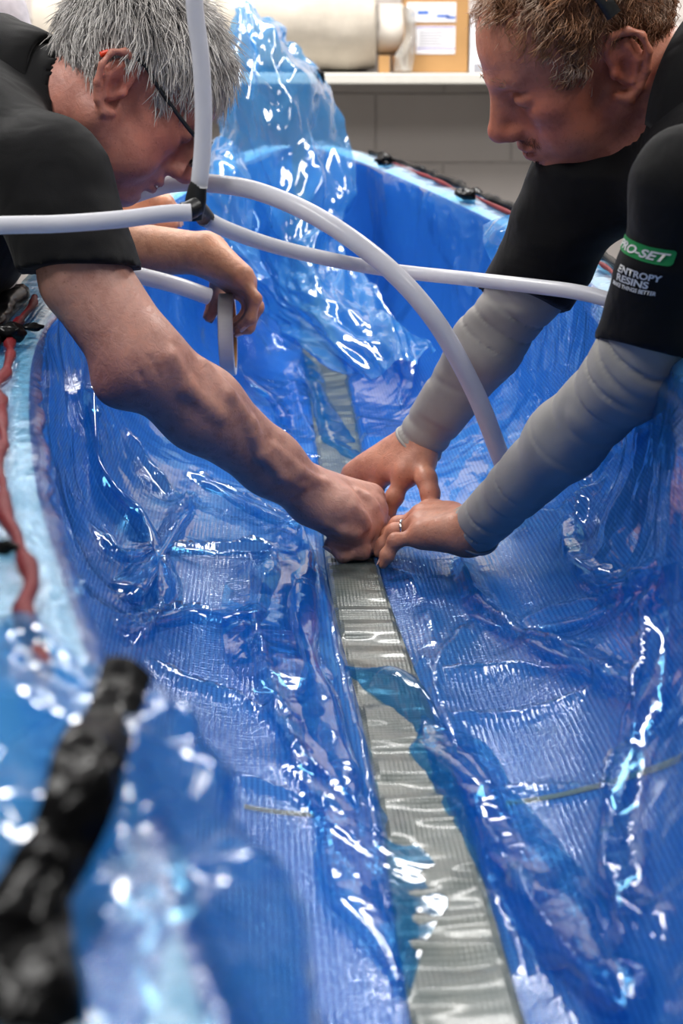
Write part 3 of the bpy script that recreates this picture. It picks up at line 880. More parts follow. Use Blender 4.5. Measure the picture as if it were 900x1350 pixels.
PLEATS = [
    ([(395, 690), (362, 780), (362, 850), (385, 930), (425, 1030), (470, 1110), (505, 1190), (530, 1320)], .010, .012, .105),
    ([(395, 710), (395, 790), (405, 880), (430, 980), (470, 1080)], .012, -.004, .05),
    ([(452, 893), (520, 925), (575, 980), (620, 1060), (668, 1150), (740, 1260), (830, 1348)], .024, -.012, .05),
    ([(560, 960), (620, 1040), (690, 1150), (780, 1270), (860, 1345)], .018, .006, .07),
    ([(612, 748), (630, 805), (690, 850), (770, 880), (875, 922)], .020, .010, .05),
    ([(885, 790), (872, 900), (845, 1010), (828, 1110), (845, 1210)], .020, .010, .05),
    ([(690, 845), (780, 825), (850, 795), (899, 760)], .016, .008, .04),
    ([(125, 700), (150, 742), (210, 734), (290, 742), (385, 745)], .014, .004, .035),
    ([(140, 836), (230, 826), (300, 829), (350, 822)], .014, .004, .035),
    ([(145, 805), (195, 750), (250, 660)], .022, .008, .04),
    ([(100, 465), (105, 580), (130, 650), (180, 705), (215, 770), (205, 830)], .022, .010, .045),
    ([(250, 640), (300, 662), (370, 700), (400, 705)], .018, .004, .04),
    ([(320, 500), (365, 540), (378, 600), (420, 610)], .018, .006, .05),
    ([(400, 470), (420, 530), (445, 585), (470, 615)], .014, .006, .05),
    ([(640, 640), (720, 640), (800, 600), (880, 555)], .016, .006, .045),
    ([(755, 690), (780, 765), (840, 780), (899, 745)], .022, .010, .05),
    ([(450, 390), (500, 430), (540, 480), (530, 540)], .020, .010, .05),
]
for k, (pxs, hg, ln, wd) in enumerate(PLEATS):
    pleat(pxs, hg, ln, 200 + k, wid=wd * 1.35, m=29, n=170)

def loose(name, rows, nu, nv, amp, seed, octs=((9, 1.0), (19, .55), (38, .18)), aniso=None, mat='loose', near=1.0):
    A, N = sheet_from_rows([[P(q[0], q[1], q[2] * (near - (.03 * i / len(rows) if near < 1 else 0))) for q in r] for i, r in enumerate(rows)], nu, nv, amp, seed, octs, aniso)
    return link(name, mesh(name, A.reshape(-1, 3), grid_faces(nu, nv)), MAT[mat], film, True), A, N

# tall gathered peak at the bow
loose('raised_gather', [
    [(316, 12, 3.32), (326, 11, 3.28), (334, 16, 3.26), (344, 28, 3.28), (352, 42, 3.32)],
    [(306, 70, 3.30), (325, 60, 3.20), (345, 62, 3.14), (365, 68, 3.20), (384, 84, 3.30)],
    [(292, 150, 3.28), (322, 140, 3.14), (355, 130, 3.08), (395, 122, 3.14), (430, 120, 3.28)],
    [(276, 205, 3.24), (320, 215, 3.12), (365, 215, 3.02), (410, 205, 3.10), (446, 200, 3.22)],
    [(270, 250, 3.18), (325, 275, 3.06), (375, 285, 2.95), (420, 285, 3.0), (458, 275, 3.10)],
    [(300, 330, 3.05), (345, 345, 2.96), (390, 350, 2.85), (425, 335, 2.9), (452, 315, 3.0)],
    [(345, 400, 2.92), (385, 405, 2.80), (425, 405, 2.70), (460, 395, 2.72), (490, 380, 2.8)],
    [(395, 450, 2.75), (435, 455, 2.62), (475, 455, 2.52), (515, 445, 2.54), (545, 430, 2.62)],
    [(440, 480, 2.62), (470, 500, 2.5), (505, 500, 2.42), (545, 490, 2.42), (575, 470, 2.5)]], 190, 100, 0.022, 301, ((9, 1.0), (20, .7), (42, .30)), .5)
# film bunched left of the peak, behind the grey haired man
loose('bunched_film', [
    [(262, 190, 3.2), (285, 175, 3.1), (310, 180, 3.05), (330, 200, 3.1)],
    [(225, 235, 3.1), (265, 225, 2.98), (305, 225, 2.92), (335, 250, 2.98)],
    [(215, 265, 3.05), (262, 262, 2.9), (302, 270, 2.85), (335, 300, 2.9)],
    [(220, 320, 2.95), (262, 322, 2.85), (305, 330, 2.8), (345, 345, 2.85)]], 70, 70, 0.014, 311)
# film over the right flange
loose('flange_drape', [
    [(640, 300, 2.45), (660, 292, 2.42), (690, 282, 2.38), (720, 290, 2.38)],
    [(640, 325, 2.40), (662, 318, 2.34), (690, 312, 2.30), (720, 312, 2.32)],
    [(650, 350, 2.38), (670, 350, 2.31), (695, 345, 2.28), (725, 345, 2.3)]], 40, 50, 0.010, 321)
loose('flange_drape', [
    [(840, 470, 1.72), (870, 472, 1.66), (900, 470, 1.6), (940, 470, 1.55)],
    [(838, 540, 1.68), (866, 520, 1.58), (896, 500, 1.50), (940, 490, 1.46)],
    [(845, 565, 1.66), (872, 560, 1.57), (900, 545, 1.50), (940, 540, 1.46)]], 50, 70, 0.014, 331, ((14, 1.0), (30, .5)))
loose('flange_drape', [
    [(838, 765, 1.42), (865, 750, 1.36), (900, 738, 1.30), (950, 735, 1.25)],
    [(860, 790, 1.38), (885, 785, 1.33), (915, 780, 1.28), (955, 780, 1.23)],
    [(870, 815, 1.36), (890, 830, 1.32), (915, 830, 1.28), (955, 830, 1.23)]], 40, 60, 0.008, 341)
# film thrown over the near left flange
_, DRP, DRN = loose('edge_drape', [
    [(-40, 800, .88), (25, 815, .83), (85, 838, .79), (140, 868, .75), (185, 884, .745), (205, 905, .77)],
    [(-70, 900, .77), (15, 910, .72), (100, 925, .69), (165, 935, .68), (228, 950, .69), (255, 985, .72)],
    [(-90, 1000, .68), (-10, 1025, .62), (85, 1035, .60), (190, 1040, .60), (285, 1050, .63), (315, 1090, .67)],
    [(-90, 1120, .61), (-10, 1140, .56), (85, 1145, .545), (200, 1145, .55), (335, 1150, .59), (368, 1190, .63)],
    [(-90, 1260, .55), (0, 1270, .51), (95, 1270, .50), (225, 1270, .505), (375, 1285, .55), (400, 1310, .58)],
    [(-90, 1420, .5), (10, 1420, .465), (100, 1420, .455), (250, 1420, .455), (405, 1430, .50), (425, 1440, .53)]], 160, 130, 0.0100, 351, ((13, 1.0), (27, .6), (55, .2)), 1.0, 'drape', .93)
for (px, py, yy) in ((60, 790, 1.0), ):
    loose('edge_drape', [
        [(-40, 760, 1.04), (20, 775, 1.0), (75, 778, .98), (112, 768, 1.0)],
        [(-40, 800, .96), (20, 815, .92), (70, 815, .9), (105, 800, .94)],
        [(-40, 850, .90), (20, 860, .86), (70, 862, .85), (112, 850, .92)]], 50, 60, 0.007, 361, mat='drape', near=.95)

# black sealant tape crumpled on the near film
def lofted_tape(name, pts, widths, label, seed, amp=.007, n=160, m=24):
    c = catmull([P(p[0], p[1], p[2] * .895) for p in pts], n)
    wv = np.interp(np.linspace(0, 1, n), np.linspace(0, 1, len(widths)), widths)
    t = np.gradient(c, axis=0); t /= np.linalg.norm(t, axis=1)[:, None]
    toc = CAM - c; toc /= np.linalg.norm(toc, axis=1)[:, None]
    up = np.broadcast_to(unit(V(.35, -.35, .87)), c.shape)
    s = np.cross(t, up); s /= np.linalg.norm(s, axis=1)[:, None]
    nrm = np.cross(s, t)
    u = np.linspace(-1, 1, m)
    A = c[:, None] + s[:, None] * (u[None, :] * wv[:, None] / 2)[..., None] + nrm[:, None] * (-0.004 * u ** 2)[None, :, None]
    A = A + nrm[:, None] * (amp * crumple(A, seed, ((18, 1), (42, .7), (85, .25))))[..., None]
    o = link(name, mesh(name, A.reshape(-1, 3), grid_faces(n, m)), MAT['black_tape'], None, True)
    md = o.modifiers.new('thickness', 'SOLIDIFY'); md.thickness = .0012
    return setp(o, label, 'tape')
lofted_tape('sealant_tape', [(172, 874, .725), (150, 935, .672), (118, 1000, .612), (85, 1080, .562), (45, 1165, .525), (10, 1250, .50), (-10, 1330, .475)],
            [.021, .020, .026, .017, .022, .028, .030], 'wide black tape crumpled over the film in the near left corner', 401)
lofted_tape('sealant_tape', [(140, 1030, .588), (112, 1080, .56), (84, 1140, .535), (60, 1200, .512), (40, 1290, .485), (30, 1370, .465)],
            [.010, .016, .012, .020, .030, .034], 'torn black tape piece beside the wide tape in the near corner', 411, .010)
lp = lump('film_clip', P(423, 110, 3.27), V(.008, .008, .028), 'black clip holding the film peak under the shelf', 77)
# red strip on the near flange, under the film
o = link('sealant_bead', tube_mesh('sealant_bead', [P(128, 1205, .485), P(133, 1235, .475), P(140, 1265, .465), P(150, 1310, .452)], .0032, 30, 8), MAT['red'], None, True)
setp(o, 'short red bead in the near left corner below the black tape', 'sealant')

# ------------------------------------------------------------------ implicit bodies -> meshes
class SDF:
    def __init__(s): s.items = []; s.disp = None
    def _add(s, fn, c, r, op, k): s.items.append((fn, np.asarray(c, float), float(r), op, float(k)))
    def cone(s, a, b, ra, rb, k=0.01, op='u', squash=None):
        a = np.asarray(a, np.float32); b = np.asarray(b, np.float32); ba = b - a; l2 = float(ba @ ba) + 1e-12
        if squash is not None: squash = (np.asarray(squash[0], np.float32), squash[1])
        def fn(p):
            pa = p - a
            if squash is not None:
                ax, f = squash
                pa = pa + (pa @ ax)[:, None] * ax * (f - 1)
            t = np.clip(pa @ ba / l2, 0, 1)
            q = pa - t[:, None] * ba
            return np.sqrt(np.einsum('ij,ij->i', q, q)) - (ra + (rb - ra) * t)
        s._add(fn, (a + b) / 2, math.sqrt(l2) / 2 + max(ra, rb), op, k)
    def chain(s, pts, rads, k=0.01, k0=None, op='u'):
        for i in range(len(pts) - 1):
            s.cone(pts[i], pts[i + 1], rads[i], rads[i + 1], (k0 if (i == 0 and k0 is not None) else k), op)
    def ell(s, c, r, M=None, k=0.01, op='u'):
        c = np.asarray(c, np.float32); r = np.asarray(r, np.float32); M = np.eye(3, dtype=np.float32) if M is None else np.asarray(M, np.float32)     # columns = axes
        def fn(p):
            q = (p - c) @ M
            q = q / r; q2 = q / r
            k0 = np.sqrt(np.einsum('ij,ij->i', q, q)); k1 = np.sqrt(np.einsum('ij,ij->i', q2, q2))
            return k0 * (k0 - 1) / (k1 + 1e-9)
        s._add(fn, c, r.max(), op, k)
    def sleeve(s, a, b, ra, rb, k=0.02, cut=None):
        """tapered cone from a to b, cut square (or along cut) at b"""
        a = np.asarray(a, np.float32); b = np.asarray(b, np.float32); n = (unit(b - a) if cut is None else unit(cut)).astype(np.float32)
        b2 = b + unit(b - a) * 0.06; ba = b2 - a; l2 = float(ba @ ba); l = np.linalg.norm(b - a) / math.sqrt(l2)
        def fn(p):
            pa = p - a; t = np.clip(pa @ ba / l2, 0, 1)
            d = np.linalg.norm(pa - t[:, None] * ba, axis=1) - (ra + (rb - ra) * np.minimum(t / l, 1))
            return np.maximum(d, (p - b) @ n)
        s._add(fn, (a + b2) / 2, math.sqrt(l2) / 2 + max(ra, rb), 'u', k)
    def half(s, c, n, op='i'):
        c = np.asarray(c, np.float32); n = unit(n).astype(np.float32)
        s._add(lambda p: (p - c) @ n, c, 1e3, op, 0)
    def ev(s, p, items=None):
        p = np.asarray(p, np.float32); d = np.full(len(p), 1.0, np.float32)
        for fn, c, r, op, k in (s.items if items is None else items):
            e = fn(p)
            if op == 'u':
                if k > 0:
                    h = np.clip(0.5 + 0.5 * (d - e) / k, 0, 1); d = d * (1 - h) + e * h - k * h * (1 - h)
                else: d = np.minimum(d, e)
            elif op == 's':
                if k > 0:
                    h = np.clip(0.5 - 0.5 * (d + e) / k, 0, 1); d = d * (1 - h) - e * h + k * h * (1 - h)
                else: d = np.maximum(d, -e)
            else: d = np.maximum(d, e)
        if s.disp is not None: d = d + s.disp(p)
        return d
    def mesh(s, name, h, smooth=1):
        U = [it for it in s.items if it[3] == 'u']
        lo = np.min([it[1] - it[2] for it in U], 0) - 4 * h; hi = np.max([it[1] + it[2] for it in U], 0) + 4 * h
        dims = np.ceil((hi - lo) / h / 16).astype(int) * 16
        F = np.ones(dims, dtype=np.float32)
        C = np.array([it[1] for it in s.items]); Rr = np.array([it[2] + it[4] for it in s.items]); isu = np.array([it[3] == 'u' for it in s.items])
        g = np.arange(16); off = np.stack(np.meshgrid(g, g, g, indexing='ij'), -1).reshape(-1, 3) * h
        br = 8 * h * 1.7321
        nb = dims // 16
        bi = np.stack(np.meshgrid(*[np.arange(n) for n in nb], indexing='ij'), -1).reshape(-1, 3)
        bc = lo + (bi * 16 + 7.5) * h
        D = np.linalg.norm(bc[:, None] - C[None], axis=2) - Rr[None] - br < 0.012
        todo = np.where((D & isu[None]).any(1))[0]
        dc = s.ev(bc[todo])
        for n, d0 in zip(todo, dc):
            if d0 > 1.7 * br + .02: continue
            if d0 < -1.7 * br - .02:
                i, j, k = bi[n] * 16; F[i:i + 16, j:j + 16, k:k + 16] = -1; continue
            its = [s.items[k] for k in np.where(D[n])[0]]
            i, j, k = bi[n] * 16
            F[i:i + 16, j:j + 16, k:k + 16] = s.ev(lo + bi[n] * 16 * h + off, its).reshape(16, 16, 16)
        S = F < 0
        X = np.zeros(dims - 1, dtype=np.int8)
        for a in (0, 1):
            for b in (0, 1):
                for c in (0, 1):
                    X += S[a:dims[0] - 1 + a, b:dims[1] - 1 + b, c:dims[2] - 1 + c]
        act = np.argwhere((X > 0) & (X < 8))
        idx = -np.ones(dims - 1, dtype=np.int32); idx[tuple(act.T)] = np.arange(len(act))
        acc = np.zeros((len(act), 3)); cnt = np.zeros(len(act))
        for ax in range(3):
            for o1 in (0, 1):
                for o2 in (0, 1):
                    o = [0, 0, 0]; oth = [q for q in range(3) if q != ax]; o[oth[0]] = o1; o[oth[1]] = o2
                    A = act + o; Bq = A.copy(); Bq[:, ax] += 1
                    fa = F[tuple(A.T)]; fb = F[tuple(Bq.T)]
                    m = (fa < 0) != (fb < 0)
                    t = fa[m] / (fa[m] - fb[m])
                    pt = A[m].astype(float); pt[:, ax] += t
                    acc[m] += pt; cnt[m] += 1
        vts = lo + acc / cnt[:, None] * h
        quads = []
        for ax in range(3):
            o1, o2 = [q for q in range(3) if q != ax]
            sl = [slice(1, None)] * 3; sl[ax] = slice(0, -1); s0 = S[tuple(sl)]
            sl2 = [slice(1, None)] * 3; s1 = S[tuple(sl2)]
            e = np.argwhere(s0 != s1)
            e[:, o1] += 1; e[:, o2] += 1
            e = e[(e[:, 0] < dims[0] - 1) & (e[:, 1] < dims[1] - 1) & (e[:, 2] < dims[2] - 1)]
            def cell(d1, d2):
                q = e.copy(); q[:, o1] += d1; q[:, o2] += d2
                return idx[tuple(q.T)]
            Q = np.stack([cell(-1, -1), cell(0, -1), cell(0, 0), cell(-1, 0)], -1)
            fl = S[tuple(e.T)]
            if ax == 1: fl = ~fl
            Q[~fl] = Q[~fl][:, ::-1]
            quads.append(Q)
        Q = np.vstack(quads); Q = Q[(Q >= 0).all(1)]
        for it in range(smooth):
            for lam in (0.5, -0.48):
                sm = np.zeros_like(vts); c2 = np.zeros(len(vts))
                for a, b in ((0, 1), (1, 2), (2, 3), (3, 0)):
                    for u_, v_ in ((a, b), (b, a)):
                        for d in range(3): sm[:, d] += np.bincount(Q[:, u_], weights=vts[Q[:, v_], d], minlength=len(vts))
                        c2 += np.bincount(Q[:, u_], minlength=len(vts))
                vts = vts + lam * (sm / np.maximum(c2, 1)[:, None] - vts)
        return mesh(name, vts, Q), vts
    def hits(s, o, d, tmax=0.5):
        t = np.zeros(len(o))
        for _ in range(40): t = np.clip(t + s.ev(o + d * t[:, None]) * 0.85, 0, tmax)
        return o + d * t[:, None]
    def hit(s, o, d, tmax=0.5): return s.hits(np.asarray(o)[None], d, tmax)[0]

def gauss(p, c, r): return np.exp(-(np.linalg.norm(p - c, axis=1) / r) ** 2)

class Head:
    """head frame: x forward, y left, z up; origin midway between the ears"""
    def __init__(s, o, fwd, up, sc=1.0):
        s.o = np.asarray(o, float); f = unit(fwd); u = unit(up - f * (up @ f)); l = np.cross(u, f)
        s.M = np.stack([f, l, u], 1); s.sc = sc
    def w(s, *p): return s.o + s.M @ (np.array(p, float) * s.sc)
    def loc(s, p): return ((p - s.o) @ s.M) / s.sc
    def build(s, S, jaw=1.0, nose=1.0, belly=1.0):
        w = s.w; sc = s.sc; M = s.M
        def E(c, r, k=0.012, op='u'): S.ell(w(*c), np.array(r) * sc, M, k * sc, op)
        def Cn(a, b, ra, rb, k=0.01, op='u'): S.cone(w(*a), w(*b), ra * sc, rb * sc, k * sc, op)
        E((-0.010, 0, 0.045), (0.102, 0.078, 0.088), 0)
        E((0.046, 0, 0.045), (0.056, 0.062, 0.055), 0.03)
        E((0.040, 0, -0.030), (0.058, 0.060 * jaw, 0.075), 0.03)
        for y in (-1, 1):
            Cn((-0.005, y * 0.056 * jaw, -0.045), (0.070, y * 0.020, -0.094), 0.022, 0.017, 0.022)
            E((0.062, y * 0.046, -0.012), (0.026, 0.020, 0.018), 0.018)
            E((0.058, y * 0.044 * belly, -0.050), (0.028, 0.020, 0.028), 0.02)
        E((0.076, 0, -0.092), (0.022, 0.026, 0.020), 0.016)
        E((0.070, 0, -0.058), (0.034, 0.034, 0.030), 0.018)
        Cn((0.086, -0.036, 0.030), (0.098, -0.010, 0.026), 0.009, 0.010, 0.014)
        Cn((0.086, 0.036, 0.030), (0.098, 0.010, 0.026), 0.009, 0.010, 0.014)
        for y in (-1, 1):
            E((0.107, y * 0.034, 0.007), (0.018, 0.018, 0.010), 0.014, 's')
            E((0.0815, y * 0.033, 0.004), (0.0145, 0.0155, 0.0120), 0.004)
            E((0.0835, y * 0.034, 0.0080), (0.0140, 0.0175, 0.0085), 0.004)
            E((0.0950, y * 0.033, -0.0010), (0.005, 0.0150, 0.0014), 0.0015, 's')
            E((0.0950, y * 0.034, 0.0165), (0.005, 0.0160, 0.0012), 0.003, 's')
        Cn((0.096, 0, 0.020), (0.120 * (1 + .04 * (nose - 1)), 0, -0.022), 0.0085, 0.0105 * nose, 0.012)
        E((0.092, 0, -0.012), (0.024, 0.0135, 0.034), 0.010)
        E((0.1205, 0, -0.027), (0.0120 * nose, 0.0130 * nose, 0.0110 * nose), 0.008)
        for y in (-1, 1):
            E((0.1075, y * 0.0115 * nose, -0.0335), (0.0120, 0.0070, 0.0080), 0.009)
            E((0.112, y * 0.0075 * nose, -0.0415), (0.0050, 0.0032, 0.0028), 0.003, 's')
        E((0.1005, 0, -0.0560), (0.0100, 0.0220, 0.0062), 0.006)
        E((0.0985, 0, -0.0685), (0.0100, 0.0200, 0.0068), 0.006)
        E((0.108, 0, -0.0618), (0.0140, 0.0260, 0.0014), 0.003, 's')
        E((0.100, 0, -0.0785), (0.006, 0.018, 0.0030), 0.008, 's')
        # ears
        for y in (-1, 1):
            def q(a, yy, b): 
                t = math.radians(14); a *= 1.1; b *= 1.1; a0 = -0.012 + a * math.cos(t) - b * math.sin(t); b0 = -0.002 + a * math.sin(t) + b * math.cos(t)
                return (a0, y * yy, b0)
            E(q(-0.003, 0.078, 0.001), (0.017, 0.006, 0.026), 0.006)
            hx = [q(0.011, 0.077, 0.006), q(0.013, 0.079, 0.020), q(0.006, 0.083, 0.031), q(-0.008, 0.088, 0.034), q(-0.020, 0.092, 0.026), q(-0.024, 0.093, 0.010),
                  q(-0.021, 0.090, -0.008), q(-0.012, 0.085, -0.024), q(-0.001, 0.081, -0.033), q(0.008, 0.077, -0.030)]
            rr = [0.003, .0036, .0042, .0044, .0046, .0044, .0042, .0050, .0062, .0050]
            for i in range(len(hx) - 1): Cn(hx[i], hx[i + 1], rr[i], rr[i + 1], 0.004)
            E(q(-0.012, 0.083, 0.006), (0.011, 0.004, 0.024), 0.006)
            Cn(q(-0.006, 0.086, 0.020), q(-0.014, 0.088, 0.004), 0.0032, 0.0036, 0.004); Cn(q(-0.014, 0.088, 0.004), q(-0.006, 0.085, -0.017), 0.0036, 0.0034, 0.004)
            E(q(-0.001, 0.089, -0.003), (0.0085, 0.010, 0.0125), 0.004, 's')
            E(q(-0.015, 0.0935, 0.018), (0.0045, 0.006, 0.013), 0.004, 's')
            E(q(0.0095, 0.080, -0.006), (0.0045, 0.0050, 0.0060), 0.004)
    def tint(s, p, flush=1.0):
        q = s.loc(p); t = np.ones((len(p), 3))
        near = np.linalg.norm(q, axis=1) < 0.2
        def red(c, r, a):
            g = gauss(q, np.array(c), r) * a
            t[:] *= 1 - g[:, None] * np.array([0.06, 0.34, 0.36])
        for y in (-1, 1):
            red((0.07, y * 0.05, -0.02), 0.045, 0.75 * flush); red((-0.012, y * 0.09, 0.004), 0.034, 0.9 * flush)
        red((0.122, 0, -0.03), 0.022, 0.9 * flush); red((0.09, 0, 0.06), 0.05, 0.35 * flush)
        red((-0.03, 0.0, -0.09), 0.08, 0.7 * flush)
        red((0.03, 0.0, -0.03), 0.12, 0.45 * flush)
        lip = np.exp(-((q[:, 2] + 0.062) / 0.0085) ** 2 - (q[:, 1] / 0.023) ** 2) * (q[:, 0] > 0.09)
        t *= 1 - lip[:, None] * np.array([0.18, 0.42, 0.38])
        lash = np.exp(-((q[:, 2] + .001) / .0016) ** 2 - ((np.abs(q[:, 1]) - .033) / .012) ** 4) * (q[:, 0] > .080)
        fold = np.exp(-((q[:, 2] - .0165) / .0016) ** 2 - ((np.abs(q[:, 1]) - .034) / .013) ** 4) * (q[:, 0] > .080)
        t *= 1 - (.75 * lash + .35 * fold)[:, None]
        t[~near] = 1
        return t

HAND_R = dict(index=(.0105, .0098, .0088, .0072), middle=(.0108, .0100, .0090, .0074), ring=(.0102, .0095, .0086, .0070), pinky=(.0092, .0084, .0076, .0062))
NAILS = []
def add_hand(S, W, fingers, thumb, wr=0.027, n=None, sc=1.0, arm_dir=None):
    """W wrist; fingers name -> four joint points; thumb four points; returns tint spots"""
    W = np.asarray(W, float)
    mcp = {k: np.asarray(v[0], float) for k, v in fingers.items()}
    f = unit(np.mean(list(mcp.values()), 0) - W)
    side = unit((mcp['index'] - mcp['pinky']) - f * ((mcp['index'] - mcp['pinky']) @ f))
    nn = unit(np.cross(side, f)) if n is None else n
    for k, o in (('middle', .004), ('ring', -.006), ('index', .012), ('pinky', -.014)):
        S.cone(W + side * o + f * .004, mcp[k], wr * .72, .0135 * sc, 0.018)
        S.cone(W + side * o * 1.3 + f * .03, mcp[k] + 0, .015 * sc, .0130 * sc, 0.014)
    # webs between the knuckles
    ks = ['index', 'middle', 'ring', 'pinky']
    for a, b in zip(ks[:-1], ks[1:]): S.cone(mcp[a], mcp[b], .0105 * sc, .0100 * sc, .008)
    S.cone(W + f * .01, np.asarray(thumb[0]) + 0, wr * .7, .015 * sc, .016)
    S.cone(np.asarray(thumb[0]), (np.asarray(thumb[0]) * .35 + mcp['index'] * .65), .015 * sc, .010 * sc, .014)
    spots = []; nl = []
    for kname in ks:
        pts = [np.asarray(q, float) for q in fingers[kname]]; rd = np.array(HAND_R[kname]) * sc
        for i in range(3): S.cone(pts[i], pts[i + 1], rd[i], rd[i + 1], 0.004 if i else 0.007)
        for j in (1, 2): S.ell(pts[j], np.array([1, 1, 1]) * rd[j] * 1.10, None, .004)
        S.ell(pts[0] + nn * .003, np.array([1, 1, 1]) * rd[0] * 1.12, None, .008)
        nl.append((pts[1:], rd[3]))
        spots.append((pts[0], .016, .55)); spots.append((pts[1], .012, .5)); spots.append((pts[3], .010, .5))
    tr = np.array([.0150, .0118, .0108, .0085]) * sc
    tp = [np.asarray(q, float) for q in thumb]
    for i in range(3): S.cone(tp[i], tp[i + 1], tr[i], tr[i + 1], .006)
    nl.append((tp[1:], tr[3]))
    spots.append((tp[3], .012, .5)); spots.append((tp[2], .013, .4))
    NAILS.extend((tuple(pts_), r_) for pts_, r_ in nl)
    return spots, f, side, nn

def add_nails(root):
    for (p1, p2, p3), r in NAILS:
        d = unit(p3 - p2); o = p2 - (p1 + p3) / 2; o = o - d * (o @ d)
        if np.linalg.norm(o) < 1e-5: continue
        n = unit(o); s = np.cross(d, n); vs = []
        for i in range(7):
            for j in range(7):
                u = i / 6 * 2 - 1; v = j / 6 * 2 - 1; a = v * 1.0
                wv = math.sqrt(max(0.0, 1 - .75 * max(0, u - .1) ** 2 - .35 * max(0, -u) ** 2))
                rr = r * (1.035 - .03 * abs(u))
                vs.append(p3 - d * r * .10 + d * u * r * .85 + n * rr * math.cos(a * wv) + s * rr * math.sin(a * wv) * .98)
        o_ = link('fingernail', mesh('fingernail', vs, grid_faces(7, 7)), MAT['nail'], root, True)
        o_.modifiers.new('thickness', 'SOLIDIFY').thickness = .0006
    NAILS.clear()

def spot_tint(p, spots):
    t = np.ones((len(p), 3))
    for c, r, a in spots:
        t *= 1 - (gauss(p, c, r) * a)[:, None] * np.array([0.05, 0.30, 0.30])
    return t

def hair(name, head, region, count, length, comb, mat, parent, seed, lift=0.010, curl=0.0, width=0.0011, ell=((-0.010, 0, 0.045), (0.102, 0.078, 0.088)), cap=True, seg=5, keep=None):
    r = np.random.default_rng(seed)
    c, rad = np.array(ell[0]), np.array(ell[1])
    if cap:
        n, m = 70, 90
        ph = np.linspace(0.02, math.pi - .02, n)[:, None]; th = np.linspace(0, 2 * math.pi, m, endpoint=False)[None]
        d = np.stack([np.sin(ph) * np.cos(th), np.sin(ph) * np.sin(th), np.cos(ph) + 0 * th], -1)
        q = c + d * (rad + 0.0035)
        ok = region(q.reshape(-1, 3), 0.004).reshape(n, m)
        F = grid_faces(n, m, True); F = F[ok.reshape(-1)[F].all(1)]
        wpts = head.o + (q.reshape(-1, 3) * head.sc) @ head.M.T
        me = mesh('scalp_hair', wpts, F); set_col(me, 'tint', np.full((len(wpts), 3), .55))
        capo = link(name, me, mat, parent, True)
    D = r.normal(size=(count * 6, 3)); D /= np.linalg.norm(D, axis=1)[:, None]
    q = c + D * rad
    q = q[region(q, 0.0)][:count]
    N = (q - c) / rad ** 2; N /= np.linalg.norm(N, axis=1)[:, None]
    cb = comb(q); cb = cb - N * (cb * N).sum(1)[:, None]; cb /= np.linalg.norm(cb, axis=1)[:, None] + 1e-9
    clump = np.stack([vnoise(q * 75, seed), vnoise(q * 75 + 9, seed + 1), vnoise(q * 75 + 21, seed + 2)], -1)
    cb = cb + 0.35 * clump + 0.22 * r.normal(size=cb.shape)
    L = length(q) * (0.7 + 0.6 * r.random(len(q)))
    pts = [q]; dirv = N * 0.9 + cb * 0.6; 
    cphase = vnoise(q * 40, seed + 5) * 6 + r.random(len(q)) * 1.2
    B_ = np.cross(N, cb)
    for s_ in range(seg):
        t = (s_ + 1) / seg
        dv = N * (0.75 * (1 - t) ** 1.5 - 0.10 * t) + cb * (0.35 + 0.75 * t)
        if curl: dv = dv + curl * (np.cos(cphase + t * 7)[:, None] * B_ + np.sin(cphase + t * 7)[:, None] * N)
        dv /= np.linalg.norm(dv, axis=1)[:, None]
        nx = pts[-1] + dv * (L / seg)[:, None]
        # keep strands outside the skull
        e = np.linalg.norm((nx - c) / (rad + 0.004), axis=1)
        m = e < 1
        nx[m] = c + (nx[m] - c) / e[m][:, None]
        pts.append(nx)
    A = np.stack(pts, 1)                                     # count x seg+1 x 3
    T = np.gradient(A, axis=1); T /= np.linalg.norm(T, axis=2)[..., None] + 1e-9
    ref = np.array([0.3, 0.8, 0.5]); e1 = np.cross(T, ref); e1 /= np.linalg.norm(e1, axis=2)[..., None] + 1e-9; e2 = np.cross(T, e1)
    wd = width * (1 - 0.85 * np.linspace(0, 1, seg + 1) ** 2)[None, :, None] * (0.7 + 0.6 * r.random(len(q)))[:, None, None]
    rings = []
    for k in range(3):
        a = 2 * math.pi * k / 3
        rings.append(A + wd * (math.cos(a) * e1 + math.sin(a) * e2))
    Vt = np.stack(rings, 2)                                  # count x seg+1 x 3 x 3
    n = len(q)
    Vw = head.o + (Vt.reshape(-1, 3) * head.sc) @ head.M.T
    base = (np.arange(n) * (seg + 1) * 3)[:, None, None]; i = np.arange(seg)[None, :, None] * 3; k = np.arange(3)[None, None, :]; k2 = (k + 1) % 3
    Fq = np.stack(np.broadcast_arrays(base + i + k, base + i + k2, base + i + 3 + k2, base + i + 3 + k), -1).reshape(-1, 4)
    me = mesh('hair_strands', Vw, Fq)
    tv = np.repeat(0.62 + 0.55 * r.random(n), (seg + 1) * 3); tv = np.clip(tv, 0, 1.15)
    set_col(me, 'tint', np.stack([tv] * 3, -1))
    return link(name, me, mat, capo if cap else parent, True)

# ------------------------------------------------------------------ people
def img_dir(rx, dn, toward=0.0):
    """direction given as right / down / toward the viewer"""
    return unit(CR * rx - CU * dn - CF * toward)

def finish_person(root, S, h, tint_fn, mat, smooth=1):
    me, v = S.mesh('body', h, smooth)
    set_col(me, 'tint', tint_fn(v))
    b = link('body', me, mat, root, True)
    add_nails(root)
    return b

